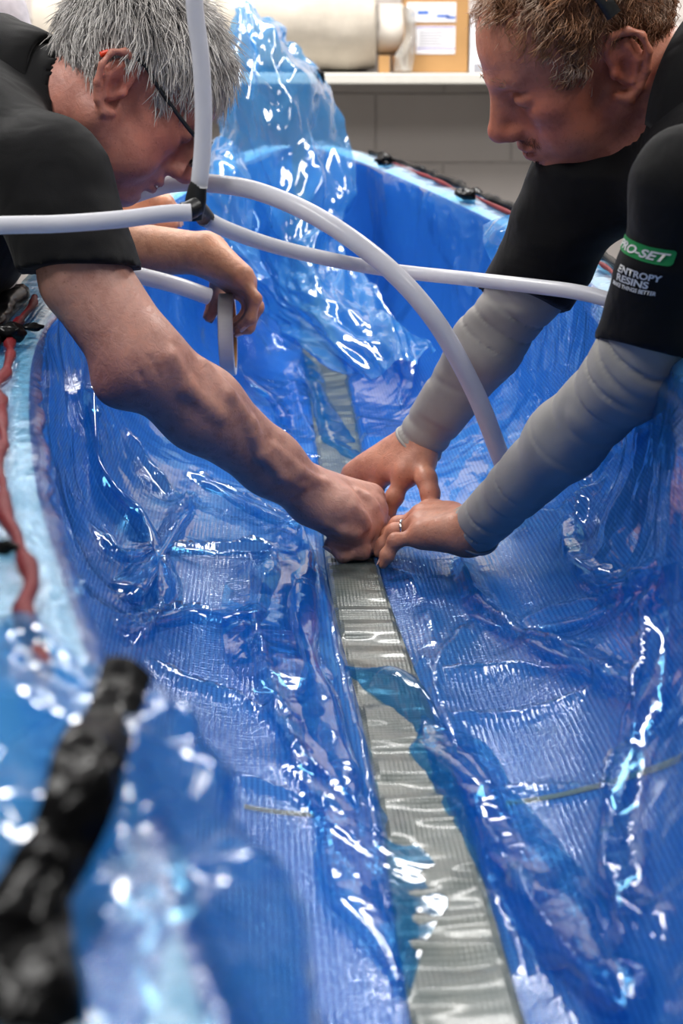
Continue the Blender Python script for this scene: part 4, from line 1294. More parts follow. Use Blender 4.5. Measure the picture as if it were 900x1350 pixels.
def trousers(root, hip, knees, feet, r=.10):
    T = SDF()
    hip = np.asarray(hip, float)
    T.ell(hip + V(0, 0, .02), (.15, .17, .13), None, 0)
    for y, k_, f_ in ((-.09, knees[0], feet[0]), (.09, knees[1], feet[1])):
        T.chain([hip + V(0, y, -.03), k_, f_], [.095, .072, .060], .03, .05)
    me, _ = T.mesh('trousers', .012)
    link('trousers', me, MAT['trouser'], root, True)
    for k_, f_ in ((0, feet[0]), (1, feet[1])):
        B_ = SDF(); f_ = np.asarray(f_, float); sgn = 1 if root.location.x < 0 else -1
        B_.ell(V(f_[0] + sgn * .06, f_[1], .042), (.135, .05, .045), None, 0)
        B_.half(V(0, 0, 0.002), V(0, 0, -1))
        me, _ = B_.mesh('shoe', .008)
        link('shoe', me, MAT['black_rubber'], root, True)

def collar(name, C0, C1, r0, r1, mat, root, th=.004, open_dir=None, gap=0.5):
    """turned-down collar: flaring band round the neck"""
    a = unit(C1 - C0); e1 = unit(np.cross(a, V(0.1, 0.2, 1))); e2 = np.cross(a, e1)
    th0 = 0.0
    if open_dir is not None:
        od = open_dir - a * (open_dir @ a); th0 = math.atan2(od @ e2, od @ e1)
    n, prof = 64, [(0.0, 0), (.55, .001), (1.0, .004), (1.02, .009), (.6, .014), (.05, .018), (-.15, .022)]
    L = np.linalg.norm(C1 - C0); vs = []
    for i in range(n):
        t = th0 + gap + (2 * math.pi - 2 * gap) * i / (n - 1)
        for u, o in prof:
            rr = r0 + (r1 - r0) * u + o
            vs.append(C0 + a * L * u + rr * (math.cos(t) * e1 + math.sin(t) * e2))
    ob = link(name, mesh(name, vs, grid_faces(n, len(prof))), mat, root, True)
    md = ob.modifiers.new('thickness', 'SOLIDIFY'); md.thickness = .002
    return ob

# ================= grey haired man leaning in from the left
LH = Head(P(163.5, 120, 2.0), V(.7324, .10, -.6683), V(.6533, .1417, .7437), 0.965)
Lsh, Lel, Lwr = P(64, 238, 1.80), P(186, 476, 1.735), P(408, 652, 1.845)
Lneck = V(-.385, 2.02, 1.275)
man_l = empty('person', (-.80, 2.0, 0.0), 'grey haired man in glasses and black polo leaning in from the left', 'person')
S = SDF()
S.ell(V(-.50, 2.0, 1.215), (.17, .16, .105), None, 0)
S.ell(V(-.68, 2.0, 1.13), (.16, .15, .11), None, .05)
S.ell(V(-.82, 2.0, 1.02), (.12, .14, .12), None, .05)
S.cone(Lneck + V(-.06, 0, -.02), LH.w(-.028, 0, -.035), .066, .060, .03)
S.cone(LH.w(-.02, 0, -.06), LH.w(.03, 0, -.075), .050, .040, .03)
LH.build(S, jaw=1.06, nose=1.12, belly=1.1)
S.cone(V(-.44, 1.92, 1.24), Lsh, .05, .042, .03)
S.chain([Lsh, P(111, 366, 1.762), Lel], [.034, .0485, .0455], .008)
fm = Lel * .66 + Lwr * .34
S.chain([Lel, fm, Lel * .25 + Lwr * .75, Lwr], [.045, .0455, .035, .0300], .02)
S.ell(P(152, 507, 1.735), (.020, .020, .020), None, .03)               # point of the elbow
# veins and tendons
def on_arm(pxs, rad, depth, k, op='u'):
    dirs = np.array([unit(P(a, b, 1.8) - CAM) for a, b in pxs])
    o = CAM + dirs * 1.5
    t = np.zeros(len(o))
    for _ in range(60): t = np.clip(t + S.ev(o + dirs * t[:, None]) * .8, 0, .6)
    q = o + dirs * (t + depth)[:, None]
    S.chain(list(q), rad, k, None, op)
on_arm([(268, 478), (300, 520), (330, 560), (350, 598), (385, 625)], [.003, .0042, .0046, .0042, .003], .0016, .012)
on_arm([(335, 575), (345, 600), (372, 628), (400, 640)], [.003, .0036, .0036, .003], .0012, .010)
on_arm([(225, 470), (245, 510), (290, 548)], [.004, .0050, .004], .002, .014)
on_arm([(360, 590), (395, 622), (425, 638), (455, 650)], [.003, .004, .004, .003], .0016, .010)
on_arm([(196, 470), (206, 486), (210, 500)], [.0008, .0012, .0008], .0002, .004, 's')
on_arm([(178, 478), (186, 496), (190, 508)], [.0007, .0010, .0007], .0002, .004, 's')
on_arm([(385, 655), (398, 668), (408, 684)], [.0007, .0010, .0007], .0002, .004, 's')
# other arm, resting on the flange
LshF = V(-.44, 2.20, 1.24)
S.cone(V(-.50, 2.1, 1.24), LshF, .07, .055, .03)
S.chain([LshF, V(-.70, 2.30, 1.02)], [.052, .043], .02)
S.chain([V(-.70, 2.30, 1.02), V(-.80, 2.26, .84)], [.043, .028], .02)
lf = V(.90, -.38, -.1); l_s = V(-.35, -.9, .1)
Wl = V(-.80, 2.26, .84)
def row_hand(W, f, s, n, curl=(.35, .5, .4), sc=1.0):
    f, s, n = unit(f), unit(s), unit(n); out = {}
    for nm, a, b, ls in (('index', .090, .026, (.044, .026, .020)), ('middle', .094, .006, (.048, .030, .021)), ('ring', .089, -.014, (.045, .028, .021)), ('pinky', .080, -.032, (.035, .021, .018))):
        p = W + (f * a + s * b) * sc; pts = [p]; ang = 0
        for L_, c_ in zip(ls, curl):
            ang += c_; p = p + (f * math.cos(ang) - n * math.sin(ang)) * L_ * sc; pts.append(p)
        out[nm] = pts
    th = [W + (f * .028 + s * .028 - n * .008) * sc, W + (f * .058 + s * .046 - n * .016) * sc, W + (f * .088 + s * .050 - n * .024) * sc, W + (f * .112 + s * .046 - n * .032) * sc]
    return out, th
fg, th = row_hand(Wl, V(-.2, -.3, -.95), V(.95, -.1, -.2), V(.1, .95, -.2))
sp2, *_ = add_hand(S, Wl, fg, th)
# working fist
LF = dict(pinky=[P(470, 702, 1.852), P(478, 727, 1.846), P(452, 731, 1.840), P(434, 718, 1.842)],
          ring=[P(485, 689, 1.872), P(494, 719, 1.868), P(470, 728, 1.862), P(452, 720, 1.862)],
          middle=[P(492, 672, 1.896), P(502, 706, 1.893), P(488, 718, 1.888), P(470, 716, 1.885)],
          index=[P(488, 656, 1.922), P(503, 690, 1.925), P(500, 703, 1.920), P(490, 708, 1.915)])
LT = [P(440, 650, 1.925), P(468, 676, 1.945), P(482, 694, 1.935), P(490, 703, 1.925)]
sp1, lf_f, lf_s, lf_n = add_hand(S, Lwr, LF, LT, wr=.031, sc=1.12)
S.ell(P(440, 668, 1.835), (.030, .026, .022), None, .02)
S.ell(P(455, 690, 1.842), (.022, .020, .018), None, .016)
on_arm([(466, 668), (476, 680), (482, 690)], [.002, .0045, .0065], .0030, .010)
on_arm([(470, 648), (484, 658), (492, 668)], [.002, .0045, .0065], .0030, .010)
on_arm([(430, 690), (452, 700), (468, 704)], [.002, .0035, .0045], .0020, .010)
def tl(v):
    t = LH.tint(v, 1.25) * spot_tint(v, sp1 + sp2 + [(Lel, .06, .35), (P(140, 505, 1.70), .035, .5)])
    return t
finish_person(man_l, S, .0028, tl, MAT['skin_l'])
# polo shirt
C = SDF()
C.ell(V(-.48, 2.0, 1.222), (.170, .185, .132), None, 0)
C.ell(V(-.505, 1.92, 1.17), (.150, .165, .145), None, .05)
C.ell(V(-.68, 2.0, 1.13), (.18, .18, .145), None, .06)
C.ell(V(-.84, 2.0, 1.03), (.14, .165, .14), None, .06)
C.cone(V(-.45, 1.93, 1.262), Lsh + V(0, .01, .0), .085, .060, .04)
C.cone(V(-.50, 2.1, 1.26), LshF, .085, .066, .04)
C.cone(Lneck + V(-.08, 0, -.01), Lneck + V(-.015, 0, .005), .10, .076, .04)
Lhem = P(105, 358, 1.765)
C.sleeve(Lsh, Lhem, .066, .0675, .03, cut=img_dir(.04, 1, -.06))
C.sleeve(LshF, LshF * .5 + V(-.70, 2.30, 1.02) * .5, .066, .062, .03)
lnd = unit(LH.w(-.028, 0, -.035) - Lneck)
C.cone(Lneck - lnd * .02, Lneck + lnd * .040, .088, .074, .02)
C.cone(Lneck + lnd * .02, LH.w(-.02, 0, -.04), .066, .064, .006, 's')
C.disp = lambda p: .0024 * (vnoise(p * V(16, 16, 30), 611) + .6 * np.abs(vnoise(p * V(30, 26, 44) + 3, 612))) + .003 * np.abs(vnoise(p * V(10, 10, 16) + 7, 613))
me, _ = C.mesh('polo_shirt', .0050)
shirt_l = link('polo_shirt', me, MAT['polo_fade'], man_l, True)
LCN = Lneck + lnd * .005
collar('collar', LCN, LCN + lnd * .046, .090, .072, MAT['polo'], shirt_l, open_dir=img_dir(.6, .8), gap=.5)
trousers(man_l, V(-.86, 2.0, .94), [V(-.84, 1.88, .50), V(-.84, 2.12, .50)], [V(-.90, 1.86, .06), V(-.90, 2.14, .06)])
# hair
def region_l(q, mg):
    x, y, z = q.T
    zl = np.interp(x, [-.12, -.075, -.045, -.030, -.012, .015, .030, .046, .062, .075, .095, .12], [-.045, -.042, -.030, .020, .046, .042, .012, .012, .046, .078, .088, .090])
    return z > zl + mg
def comb_l(q):
    x, y, z = q.T
    return np.stack([.75 + 0 * x, .15 * np.sign(y), -np.clip(1.0 - 6 * np.maximum(z - .05, 0), -.2, 1.0)], 1)
hair('hair', LH, region_l, 10500, lambda q: np.where(q[:, 2] > .07, .046, .030), comb_l, MAT['hair_l'], man_l, 31, width=.00085, seg=4)
# eyebrows
def brow_region(sg):
    def fn(q, mg):
        x, y, z = q.T
        return (x > .05) & (np.abs(sg * y - .032) < .02) & (np.abs(z - .033) < .006)
    return fn
for sg in (-1, 1): hair('eyebrow', LH, brow_region(sg), 150, lambda q: 0 * q[:, 0] + .014, lambda q: np.stack([0 * q[:, 0] + .2, np.sign(q[:, 1]), 0 * q[:, 0] + .1], 1), MAT['hair_l'], man_l, 33, cap=False, width=.0006,
     ell=((0.046, 0, 0.030), (.060, .056, .030)))

def glasses(head, label, xl=.118, zc=.004, wr=.027, hr=.019):
    g = empty('eyeglasses', head.w(0.1, 0, 0), label, 'glasses')
    for y in (-1, 1):
        loop = [head.w(xl - .10 * (abs(a) / .06) ** 2 * .12, y * .034 + a, zc + b) for a, b in
                [(wr * math.copysign(abs(math.cos(t)) ** .6, math.cos(t)), hr * math.copysign(abs(math.sin(t)) ** .7, math.sin(t))) for t in np.linspace(0, 2 * math.pi, 25)]]
        link('rim', tube_mesh('rim', loop, .0019, 60, 8, caps=False), MAT['frame'], g, True)
        cpt = np.mean(loop[:-1], 0)
        vv = [cpt] + [cpt + (p - cpt) * .97 for p in loop[:-1]]
        n = len(loop) - 1
        me = mesh('lens', vv, [(0, 1 + i, 1 + (i + 1) % n) for i in range(n)])
        lo = link('lens', me, MAT['lens'], g, True); md = lo.modifiers.new('thickness', 'SOLIDIFY'); md.thickness = .0015
        tm = link('temple', tube_mesh('temple', [head.w(xl - .006, y * .062, zc + .010), head.w(.085, y * .073, zc + .011), head.w(.03, y * .082, .026), head.w(-.008, y * .086, .036), head.w(-.038, y * .086, .025)], .0026, 40, 8), MAT['frame'], g, True)
        link('temple_tip', tube_mesh('temple_tip', [head.w(-.034, y * .086, .027), head.w(-.043, y * .085, .020), head.w(-.049, y * .083, .010)], .0034, 12, 8), MAT['orange'], tm, True)
        link('hinge', tube_mesh('hinge', [head.w(xl - .004, y * .0605, zc + .010), head.w(xl - .010, y * .064, zc + .0105), head.w(xl - .016, y * .066, zc + .011)], .0030, 8, 8), MAT['orange'], g, True)
    link('bridge', tube_mesh('bridge', [head.w(xl, -.009, zc + .006), head.w(xl + .004, 0, zc + .010), head.w(xl, .009, zc + .006)], .0018, 14, 8), MAT['frame'], g, True)
    return g
glasses(LH, 'dark framed glasses with orange temple tips on the grey haired man')

# ================= red haired man leaning in from the right
RH = Head(P(770, 70, 1.85), V(-.855, -.09, -.515), V(-.46, -.30, .84), 1.0)
RshN, RelN, RwrN = P(916, 250, 1.50), P(834, 492, 1.575), P(622, 702, 1.795)
RshF, RelF, RwrF = P(775, 235, 1.88), P(700, 372, 1.93), P(548, 590, 1.99)
Rneck = V(.385, 1.80, 1.285)
man_r = empty('person', (.85, 1.7, 0.0), 'red haired man in black polo and grey arm sleeves leaning from the right', 'person')
S = SDF()
S.ell(V(.50, 1.73, 1.215), (.16, .15, .10), None, 0)
S.ell(V(.68, 1.70, 1.13), (.16, .15, .11), None, .05)
S.ell(V(.84, 1.70, 1.02), (.12, .14, .12), None, .05)
S.cone(Rneck + V(.06, 0, -.02), RH.w(-.030, 0, -.035), .068, .060, .03)
S.cone(RH.w(-.02, 0, -.06), RH.w(.03, 0, -.075), .050, .040, .03)
RH.build(S, jaw=1.04, nose=1.05)
S.cone(V(.52, 1.66, 1.245), RshN, .058, .040, .03); S.cone(V(.44, 1.80, 1.24), RshF, .065, .050, .03)
S.chain([RshN, RelN], [.038, .036], .02); S.chain([RelN, RelN * .6 + RwrN * .4, RwrN], [.036, .035, .0255], .02)
S.chain([RshF, RelF], [.046, .038], .02); S.chain([RelF, RelF * .6 + RwrF * .4, RwrF], [.037, .036, .026], .02)
RN = dict(pinky=[P(557, 706, 1.795), P(521, 713, 1.797), P(510, 732, 1.796), P(505, 743, 1.795)],
          ring=[P(554, 693, 1.822), P(520, 701, 1.832), P(506, 718, 1.836), P(500, 728, 1.835)],
          middle=[P(557, 683, 1.850), P(525, 692, 1.862), P(510, 706, 1.866), P(503, 715, 1.864)],
          index=[P(566, 677, 1.876), P(543, 686, 1.892), P(527, 698, 1.898), P(519, 706, 1.896)])
RNT = [P(595, 684, 1.850), P(575, 672, 1.890), P(556, 680, 1.915), P(545, 690, 1.915)]
spn, fn_, sn_, nn_ = add_hand(S, RwrN, RN, RNT, wr=.026, sc=1.0)
RFg = dict(index=[P(534, 624, 1.955), P(520, 655, 1.946), P(510, 677, 1.942), P(504, 689, 1.936)],
           middle=[P(508, 619, 1.985), P(493, 648, 1.986), P(485, 667, 1.984), P(481, 679, 1.978)],
           ring=[P(486, 621, 2.004), P(467, 645, 2.010), P(459, 661, 2.008), P(456, 670, 2.0)],
           pinky=[P(467, 627, 2.016), P(451, 645, 2.028), P(444, 656, 2.026), P(441, 663, 2.02)])
RFT = [P(553, 611, 1.965), P(562, 632, 1.930), P(567, 651, 1.915), P(566, 665, 1.905)]
spf, ff_, sf_, nf_ = add_hand(S, RwrF, RFg, RFT, wr=.027, sc=1.08)
def tr_(v):
    t = RH.tint(v, 1.1) * spot_tint(v, spn + spf)
    q = RH.loc(v)
    # ginger stubble round the mouth, chin and jaw
    b = np.exp(-((q[:, 2] + .048) / .009) ** 2 - (q[:, 1] / .030) ** 2) * (q[:, 0] > .085)
    b = np.maximum(b, np.exp(-((q[:, 2] + .095) / .022) ** 2) * (q[:, 0] > .035) * (np.linalg.norm(q, axis=1) < .16) * 1.0)
    b = np.maximum(b, np.exp(-((q[:, 0] - .02) / .03) ** 2 - ((q[:, 2] + .045) / .045) ** 2) * (np.abs(q[:, 1]) > .035) * .75)
    return t * (1 - np.clip(b, 0, 1)[:, None] * np.array([.45, .58, .64]))
finish_person(man_r, S, .0027, tr_, MAT['skin_r'])
# polo
C = SDF()
C.ell(V(.50, 1.74, 1.222), (.185, .185, .128), None, 0)
C.ell(V(.68, 1.70, 1.13), (.18, .18, .145), None, .06)
C.ell(V(.84, 1.70, 1.03), (.14, .165, .14), None, .06)
C.cone(V(.52, 1.66, 1.255), RshN, .080, .053, .04)
C.cone(V(.46, 1.78, 1.24), RshF + V(.01, 0, 0), .080, .064, .04)
C.cone(Rneck + V(.08, 0, -.01), Rneck + V(.015, 0, .005), .10, .078, .04)
RhemN = P(842, 462, 1.565); RhemF = P(688, 398, 1.932)
C.sleeve(RshN, RhemN, .054, .0490, .03, cut=img_dir(-.22, .97, -.10))
C.sleeve(RshF, RhemF, .066, .0560, .03, cut=img_dir(-.30, .95, 0))
C.cone(Rneck + V(.02, 0, 0), RH.w(-.02, 0, -.04), .068, .064, .006, 's')
C.disp = lambda p: .0022 * (vnoise(p * V(16, 16, 30), 621) + .6 * np.abs(vnoise(p * V(30, 26, 44) + 3, 622))) + .007 * np.abs(vnoise(p * V(10, 10, 16) + 7, 623))
POLO_R = C
me, _ = C.mesh('polo_shirt', .0050)
shirt_r = link('polo_shirt', me, MAT['polo'], man_r, True)
RCN = Rneck + V(.03, 0, .008)
collar('collar', RCN, RCN + unit(RH.w(-.03, 0, -.045) - RCN) * .050, .094, .080, MAT['polo'], shirt_r, open_dir=img_dir(-.7, .7), gap=.55)
# hem bands
for a, b, r in ((RshN, RhemN, .0482), ):
    pass
trousers(man_r, V(.88, 1.7, .94), [V(.86, 1.58, .50), V(.86, 1.82, .50)], [V(.92, 1.56, .06), V(.92, 1.84, .06)])
# grey stretch arm sleeves with wrinkles at the elbow
def arm_sleeve(pts, rads, wr_pt, seed, elbow, wrist_dir):
    A = SDF()
    A.chain(pts, rads, .02)
    A.half(wr_pt, wrist_dir)
    ax = unit(pts[-1] - pts[0])
    def dsp(p):
        s = (p - pts[0]) @ ax
        el = np.exp(-(np.linalg.norm(p - elbow, axis=1) / .06) ** 2)
        wv = np.exp(-(vnoise(np.stack([s * 42, p[:, 1] * 9, p[:, 2] * 9], 1), seed) / .13) ** 2)
        wr = np.exp(-(np.linalg.norm(p - wr_pt, axis=1) / .05) ** 2)
        return .0040 * wv * el + .0024 * wv * wr + .0018 * wv + .0008 * vnoise(p * 30, seed + 1)
    A.disp = dsp
    me, _ = A.mesh('arm_sleeve', .0028)
    o = link('arm_sleeve', me, MAT['arm_sleeve'], man_r, True)
    # cuff band
    e = unit(wrist_dir); e1 = unit(np.cross(e, V(0, 0, 1))); e2 = np.cross(e, e1)
    ring = []
    rr = rads[-1] + .0006
    for t in np.linspace(0, 2 * math.pi, 33): ring.append(wr_pt - e * .006 + rr * (math.cos(t) * e1 + math.sin(t) * e2))
    link('cuff', tube_mesh('cuff', ring, .0022, 64, 8, caps=False), MAT['arm_sleeve'], o, True)
    return o
arm_sleeve([RshN * .5 + RelN * .5, RelN, RelN * .62 + RwrN * .38, RwrN * .94 + RelN * .06 + (RwrN - RelN) * .03], [.0385, .0425, .0395, .0300], RwrN, 701, RelN + V(0, 0, .03), RwrN - RelN)
arm_sleeve([RshF * .5 + RelF * .5, RelF, RelF * .62 + RwrF * .38, RwrF + (RwrF - RelF) * .02], [.0455, .0445, .0415, .0310], RwrF, 711, RelF + V(0, 0, .02), RwrF - RelF)
# hair
def region_r(q, mg):
    x, y, z = q.T
    zl = np.interp(x, [-.12, -.075, -.045, -.030, -.012, .012, .028, .044, .056, .070, .085, .12], [-.045, -.042, -.030, .016, .040, .034, -.004, .004, .080, .108, .100, .100])
    return z > zl + mg
def comb_r(q):
    x, y, z = q.T
    return np.stack([.25 + 1.6 * np.clip(x, -.1, .1) * 3, .3 * np.sign(y), -.6 + 3 * np.clip(z, 0, .15)], 1)
hair('hair', RH, region_r, 8500, lambda q: np.where(q[:, 2] > .07, .042, .028), comb_r, MAT['hair_r'], man_r, 41, curl=.85, width=.0008, seg=4)
def beard_region(q, mg):
    x, y, z = q.T
    m1 = (np.abs(z + .047) < .006) & (np.abs(y) < .032) & (x > .07)
    m2 = (z < -.076) & (x > .02)
    return m1 | m2
hair('beard', RH, beard_region, 2600, lambda q: 0 * q[:, 0] + .006, lambda q: np.stack([0 * q[:, 0] + .2, .3 * np.sign(q[:, 1]), 0 * q[:, 0] - 1], 1), MAT['beard_r'], man_r, 43, cap=False, width=.00035, seg=3,
     ell=((0.042, 0, -0.050), (.060, .050, .064)))
for sg in (-1, 1): hair('eyebrow', RH, brow_region(sg), 150, lambda q: 0 * q[:, 0] + .013, lambda q: np.stack([0 * q[:, 0] + .2, np.sign(q[:, 1]), 0 * q[:, 0] + .1], 1), MAT['hair_r'], man_r, 45, cap=False, width=.0006,
     ell=((0.046, 0, 0.030), (.060, .056, .030)))
# black band over his hair
hb = [RH.w(-.024 + .012 * math.sin(t), .099 * math.cos(t), .030 + .123 * math.sin(t)) for t in np.linspace(.22, math.pi - .22, 22)]
def band_mesh(name, pts, n, wd, th, axis):
    c = catmull(pts, n); t = np.gradient(c, axis=0); t /= np.linalg.norm(t, axis=1)[:, None]
    s = axis - t * (t @ axis)[:, None]; s /= np.linalg.norm(s, axis=1)[:, None]; nn = np.cross(t, s)
    prof = [(-1, 0), (-.8, 1), (.8, 1), (1, 0), (.8, -1), (-.8, -1)]
    A = np.stack([c + s * (wd / 2 * a) + nn * (th / 2 * b) for a, b in prof], 1)
    return mesh(name, A.reshape(-1, 3), grid_faces(n, len(prof), True))
o = link('head_band', band_mesh('head_band', hb, 70, .017, .004, RH.M[:, 0]), MAT['black_rubber'], None, True)
setp(o, 'black band worn over the red haired man\'s curls', 'headband')
# ring on his finger
a, b = RN['ring'][0], RN['ring'][1]; ax = unit(b - a); rc = a * .38 + b * .62
e1 = unit(np.cross(ax, V(0, 0, 1))); e2 = np.cross(ax, e1)
o = link('finger_ring', tube_mesh('finger_ring', [rc + .0112 * (math.cos(t) * e1 + math.sin(t) * e2) for t in np.linspace(0, 2 * math.pi, 25)], .0018, 60, 8, caps=False), MAT['silver'], None, True)
setp(o, 'silver ring on the near hand of the red haired man', 'ring')

# lettering on his near sleeve
cpx = P(858, 348, 1.46)
view = unit(cpx - CAM)
pc = POLO_R.hit(cpx - view * .15, view, .5)
sl_ax = unit(RshN - RhemN)                                   # up along the sleeve
sl_c = RhemN + sl_ax * ((pc - RhemN) @ sl_ax); sl_r = pc - sl_c; SLR = np.linalg.norm(sl_r); sl_r = sl_r / SLR
sl_t = np.cross(sl_ax, sl_r)
if sl_t @ CR < 0: sl_t = -sl_t
def on_polo(uv, lift):
    uv = np.array(uv); ph = uv[:, :1] / SLR; vv = uv[:, 1:] + uv[:, :1] * .27
    rad = np.cos(ph) * sl_r + np.sin(ph) * sl_t
    o = sl_c + sl_ax * vv + rad * .12
    t = np.zeros(len(o))
    for _ in range(40): t = np.clip(t + POLO_R.ev(o - rad * t[:, None]) * .85, 0, .12)
    return o - rad * (t - lift)[:, None]
def rrect(wd, ht, r, nx=22, ny=7):
    us = np.linspace(-wd / 2, wd / 2, nx); vs_ = np.linspace(-ht / 2, ht / 2, ny); uv = []
    for u in us:
        for v in vs_:
            cu = max(abs(u) - (wd / 2 - r), 0); cv = max(abs(v) - (ht / 2 - r), 0); d = math.hypot(cu, cv)
            if d > r:
                cu *= r / d; cv *= r / d
                u2 = math.copysign(wd / 2 - r + cu, u); v2 = math.copysign(ht / 2 - r + cv, v)
            else: u2, v2 = u, v
            uv.append((u2, v2))
    return uv, grid_faces(nx, ny)
SCL = 2140 / 1.50
def text_on(parent, txt, u0, v0, height, mat, shear=0.0, lift=.0016, width=None, name='lettering'):
    cu = bpy.data.curves.new('txt', 'FONT'); cu.body = txt; cu.size = 1.0; cu.shear = shear; cu.offset = 0.03
    to = bpy.data.objects.new('txt', cu); COL.objects.link(to)
    bpy.context.view_layer.update()
    dg = bpy.context.evaluated_depsgraph_get(); tm = bpy.data.meshes.new_from_object(to.evaluated_get(dg))
    COL.objects.unlink(to); bpy.data.objects.remove(to); bpy.data.curves.remove(cu)
    import bmesh
    bm = bmesh.new(); bm.from_mesh(tm)
    bmesh.ops.triangulate(bm, faces=bm.faces[:])
    co = np.array([v.co[:2] for v in bm.verts]); wd = co[:, 0].max() - co[:, 0].min()
    k = height / 0.72; kx = k if width is None else width / wd
    uv = [(u0 + (c[0] - co[:, 0].min()) * kx, v0 + c[1] * k) for c in co]
    pts = on_polo(uv, lift)
    for v, q in zip(bm.verts, pts): v.co = q
    me = bpy.data.meshes.new(name); bm.to_mesh(me); bm.free()
    return link(name, me, mat, parent)
pw = 116 / SCL; phh = 22 / SCL
uv, fc = rrect(pw, phh, 5 / SCL, 40, 9)
uv = [(u + (27 - 58) / SCL, v + 12 / SCL) for u, v in uv]
patch = link('sleeve_patch', mesh('sleeve_patch', on_polo(uv, .0010), fc), MAT['thread_green'], shirt_r, True)
text_on(patch, 'PRO-SET', (21 - 98) / SCL, 6.5 / SCL, 12 / SCL, MAT['thread_white'], .25, .0022, 98 / SCL)
text_on(shirt_r, 'ENTROPY', (20 - 66) / SCL, -24 / SCL, 10.5 / SCL, MAT['thread_white'], 0, .0014, 66 / SCL)
text_on(shirt_r, 'RESINS', (6 - 52) / SCL, -37 / SCL, 10.5 / SCL, MAT['thread_white'], 0, .0014, 52 / SCL)
text_on(shirt_r, 'MAKE THINGS BETTER', (19 - 72) / SCL, -46 / SCL, 6 / SCL, MAT['thread_white'], 0, .0014, 72 / SCL)

# ================= third person, mostly hidden behind the grey haired man
man_t = empty('person', (-.64, 2.58, 0.0), 'person in pale grey shirt mostly hidden behind the grey haired man', 'person')
TelN, TwrN = P(58, 322, 2.30), P(270, 334, 2.20)
TshN, TshF = V(-.56, 2.40, 1.40), V(-.58, 2.76, 1.40)
TelF, TwrF = V(-.46, 2.62, 1.13), P(158, 270, 2.40)
S = SDF()
S.ell(V(-.64, 2.58, 1.30), (.10, .15, .17), None, 0); S.ell(V(-.64, 2.58, 1.06), (.11, .14, .16), None, .05)
TH = Head(V(-.57, 2.56, 1.66), V(.75, -.1, -.6), V(.6, 0, .8))
S.cone(V(-.62, 2.58, 1.42), TH.w(-.03, 0, -.03), .062, .058, .03)
TH.build(S)
S.cone(V(-.64, 2.5, 1.38), TshN, .06, .05, .03); S.cone(V(-.64, 2.66, 1.38), TshF, .06, .05, .03)
S.chain([TshN, TelN], [.047, .040], .02); S.chain([TelN, TelN * .55 + TwrN * .45, TwrN], [.040, .039, .0275], .02)
S.chain([TshF, TelF], [.047, .040], .02); S.chain([TelF, TelF * .55 + TwrF * .45, TwrF], [.040, .037, .0275], .02)
TF = dict(middle=[P(319, 374, 2.190), P(335, 407, 2.180), P(322, 429, 2.182), P(309, 432, 2.185)],
          index=[P(313, 377, 2.214), P(330, 403, 2.216), P(318, 424, 2.216), P(305, 428, 2.214)],
          ring=[P(322, 371, 2.166), P(338, 405, 2.155), P(327, 431, 2.156), P(313, 436, 2.160)],
          pinky=[P(318, 364, 2.144), P(336, 394, 2.130), P(330, 420, 2.130), P(318, 430, 2.134)])
TT = [P(288, 350, 2.222), P(288, 378, 2.246), P(283, 402, 2.250), P(275, 417, 2.244)]
sp3, *_ = add_hand(S, TwrN, TF, TT, wr=.028)
TF2 = {}
for nm, dy, dz, ln in (('index', -.020, 6, 1.0), ('middle', .0, 0, 1.05), ('ring', .018, -4, 1.0), ('pinky', .034, -6, .85)):
    TF2[nm] = [P(192, 262 + dz * .3, 2.38 + dy), P(192 + 26 * ln, 266 + dz * .5, 2.38 + dy), P(192 + 38 * ln, 280 + dz * .5, 2.38 + dy), P(192 + 40 * ln, 293 + dz * .4, 2.38 + dy)]
TT2 = [P(180, 282, 2.36), P(200, 290, 2.345), P(216, 294, 2.345), P(228, 296, 2.345)]
sp4, *_ = add_hand(S, TwrF, TF2, TT2, wr=.028)
finish_person(man_t, S, .0042, lambda v: TH.tint(v) * spot_tint(v, sp3 + sp4), MAT['skin_t'])
C = SDF()
C.ell(V(-.64, 2.58, 1.29), (.125, .18, .19), None, 0); C.ell(V(-.64, 2.58, 1.06), (.135, .165, .18), None, .06)
C.cone(V(-.63, 2.5, 1.38), TshN, .075, .064, .04); C.cone(V(-.63, 2.66, 1.38), TshF, .075, .064, .04)
C.sleeve(TshN, TshN * .5 + TelN * .5, .064, .060, .03); C.sleeve(TshF, TshF * .5 + TelF * .5, .064, .060, .03)
C.disp = lambda p: .005 * np.abs(vnoise(p * V(30, 30, 7), 631)) + .003 * vnoise(p * 18, 632)
me, _ = C.mesh('tee_shirt', .006)
link('tee_shirt', me, MAT['tee'], man_t, True)
trousers(man_t, V(-.66, 2.58, .92), [V(-.62, 2.48, .50), V(-.62, 2.70, .50)], [V(-.66, 2.47, .06), V(-.66, 2.71, .06)])
hair('hair', TH, region_l, 2500, lambda q: 0 * q[:, 0] + .035, comb_l, MAT['hair_r'], man_t, 51, width=.0014)

# ------------------------------------------------------------------ infusion tubes
def tube(label, pts, r, n=90, hollow=.74):
    o = link('infusion_tube', tube_mesh('infusion_tube', [P(*p) for p in pts], r, n, 18, hollow=hollow), MAT['tube'], None, True)
    return setp(o, label, 'tube')
con = P(258, 268, 1.600)
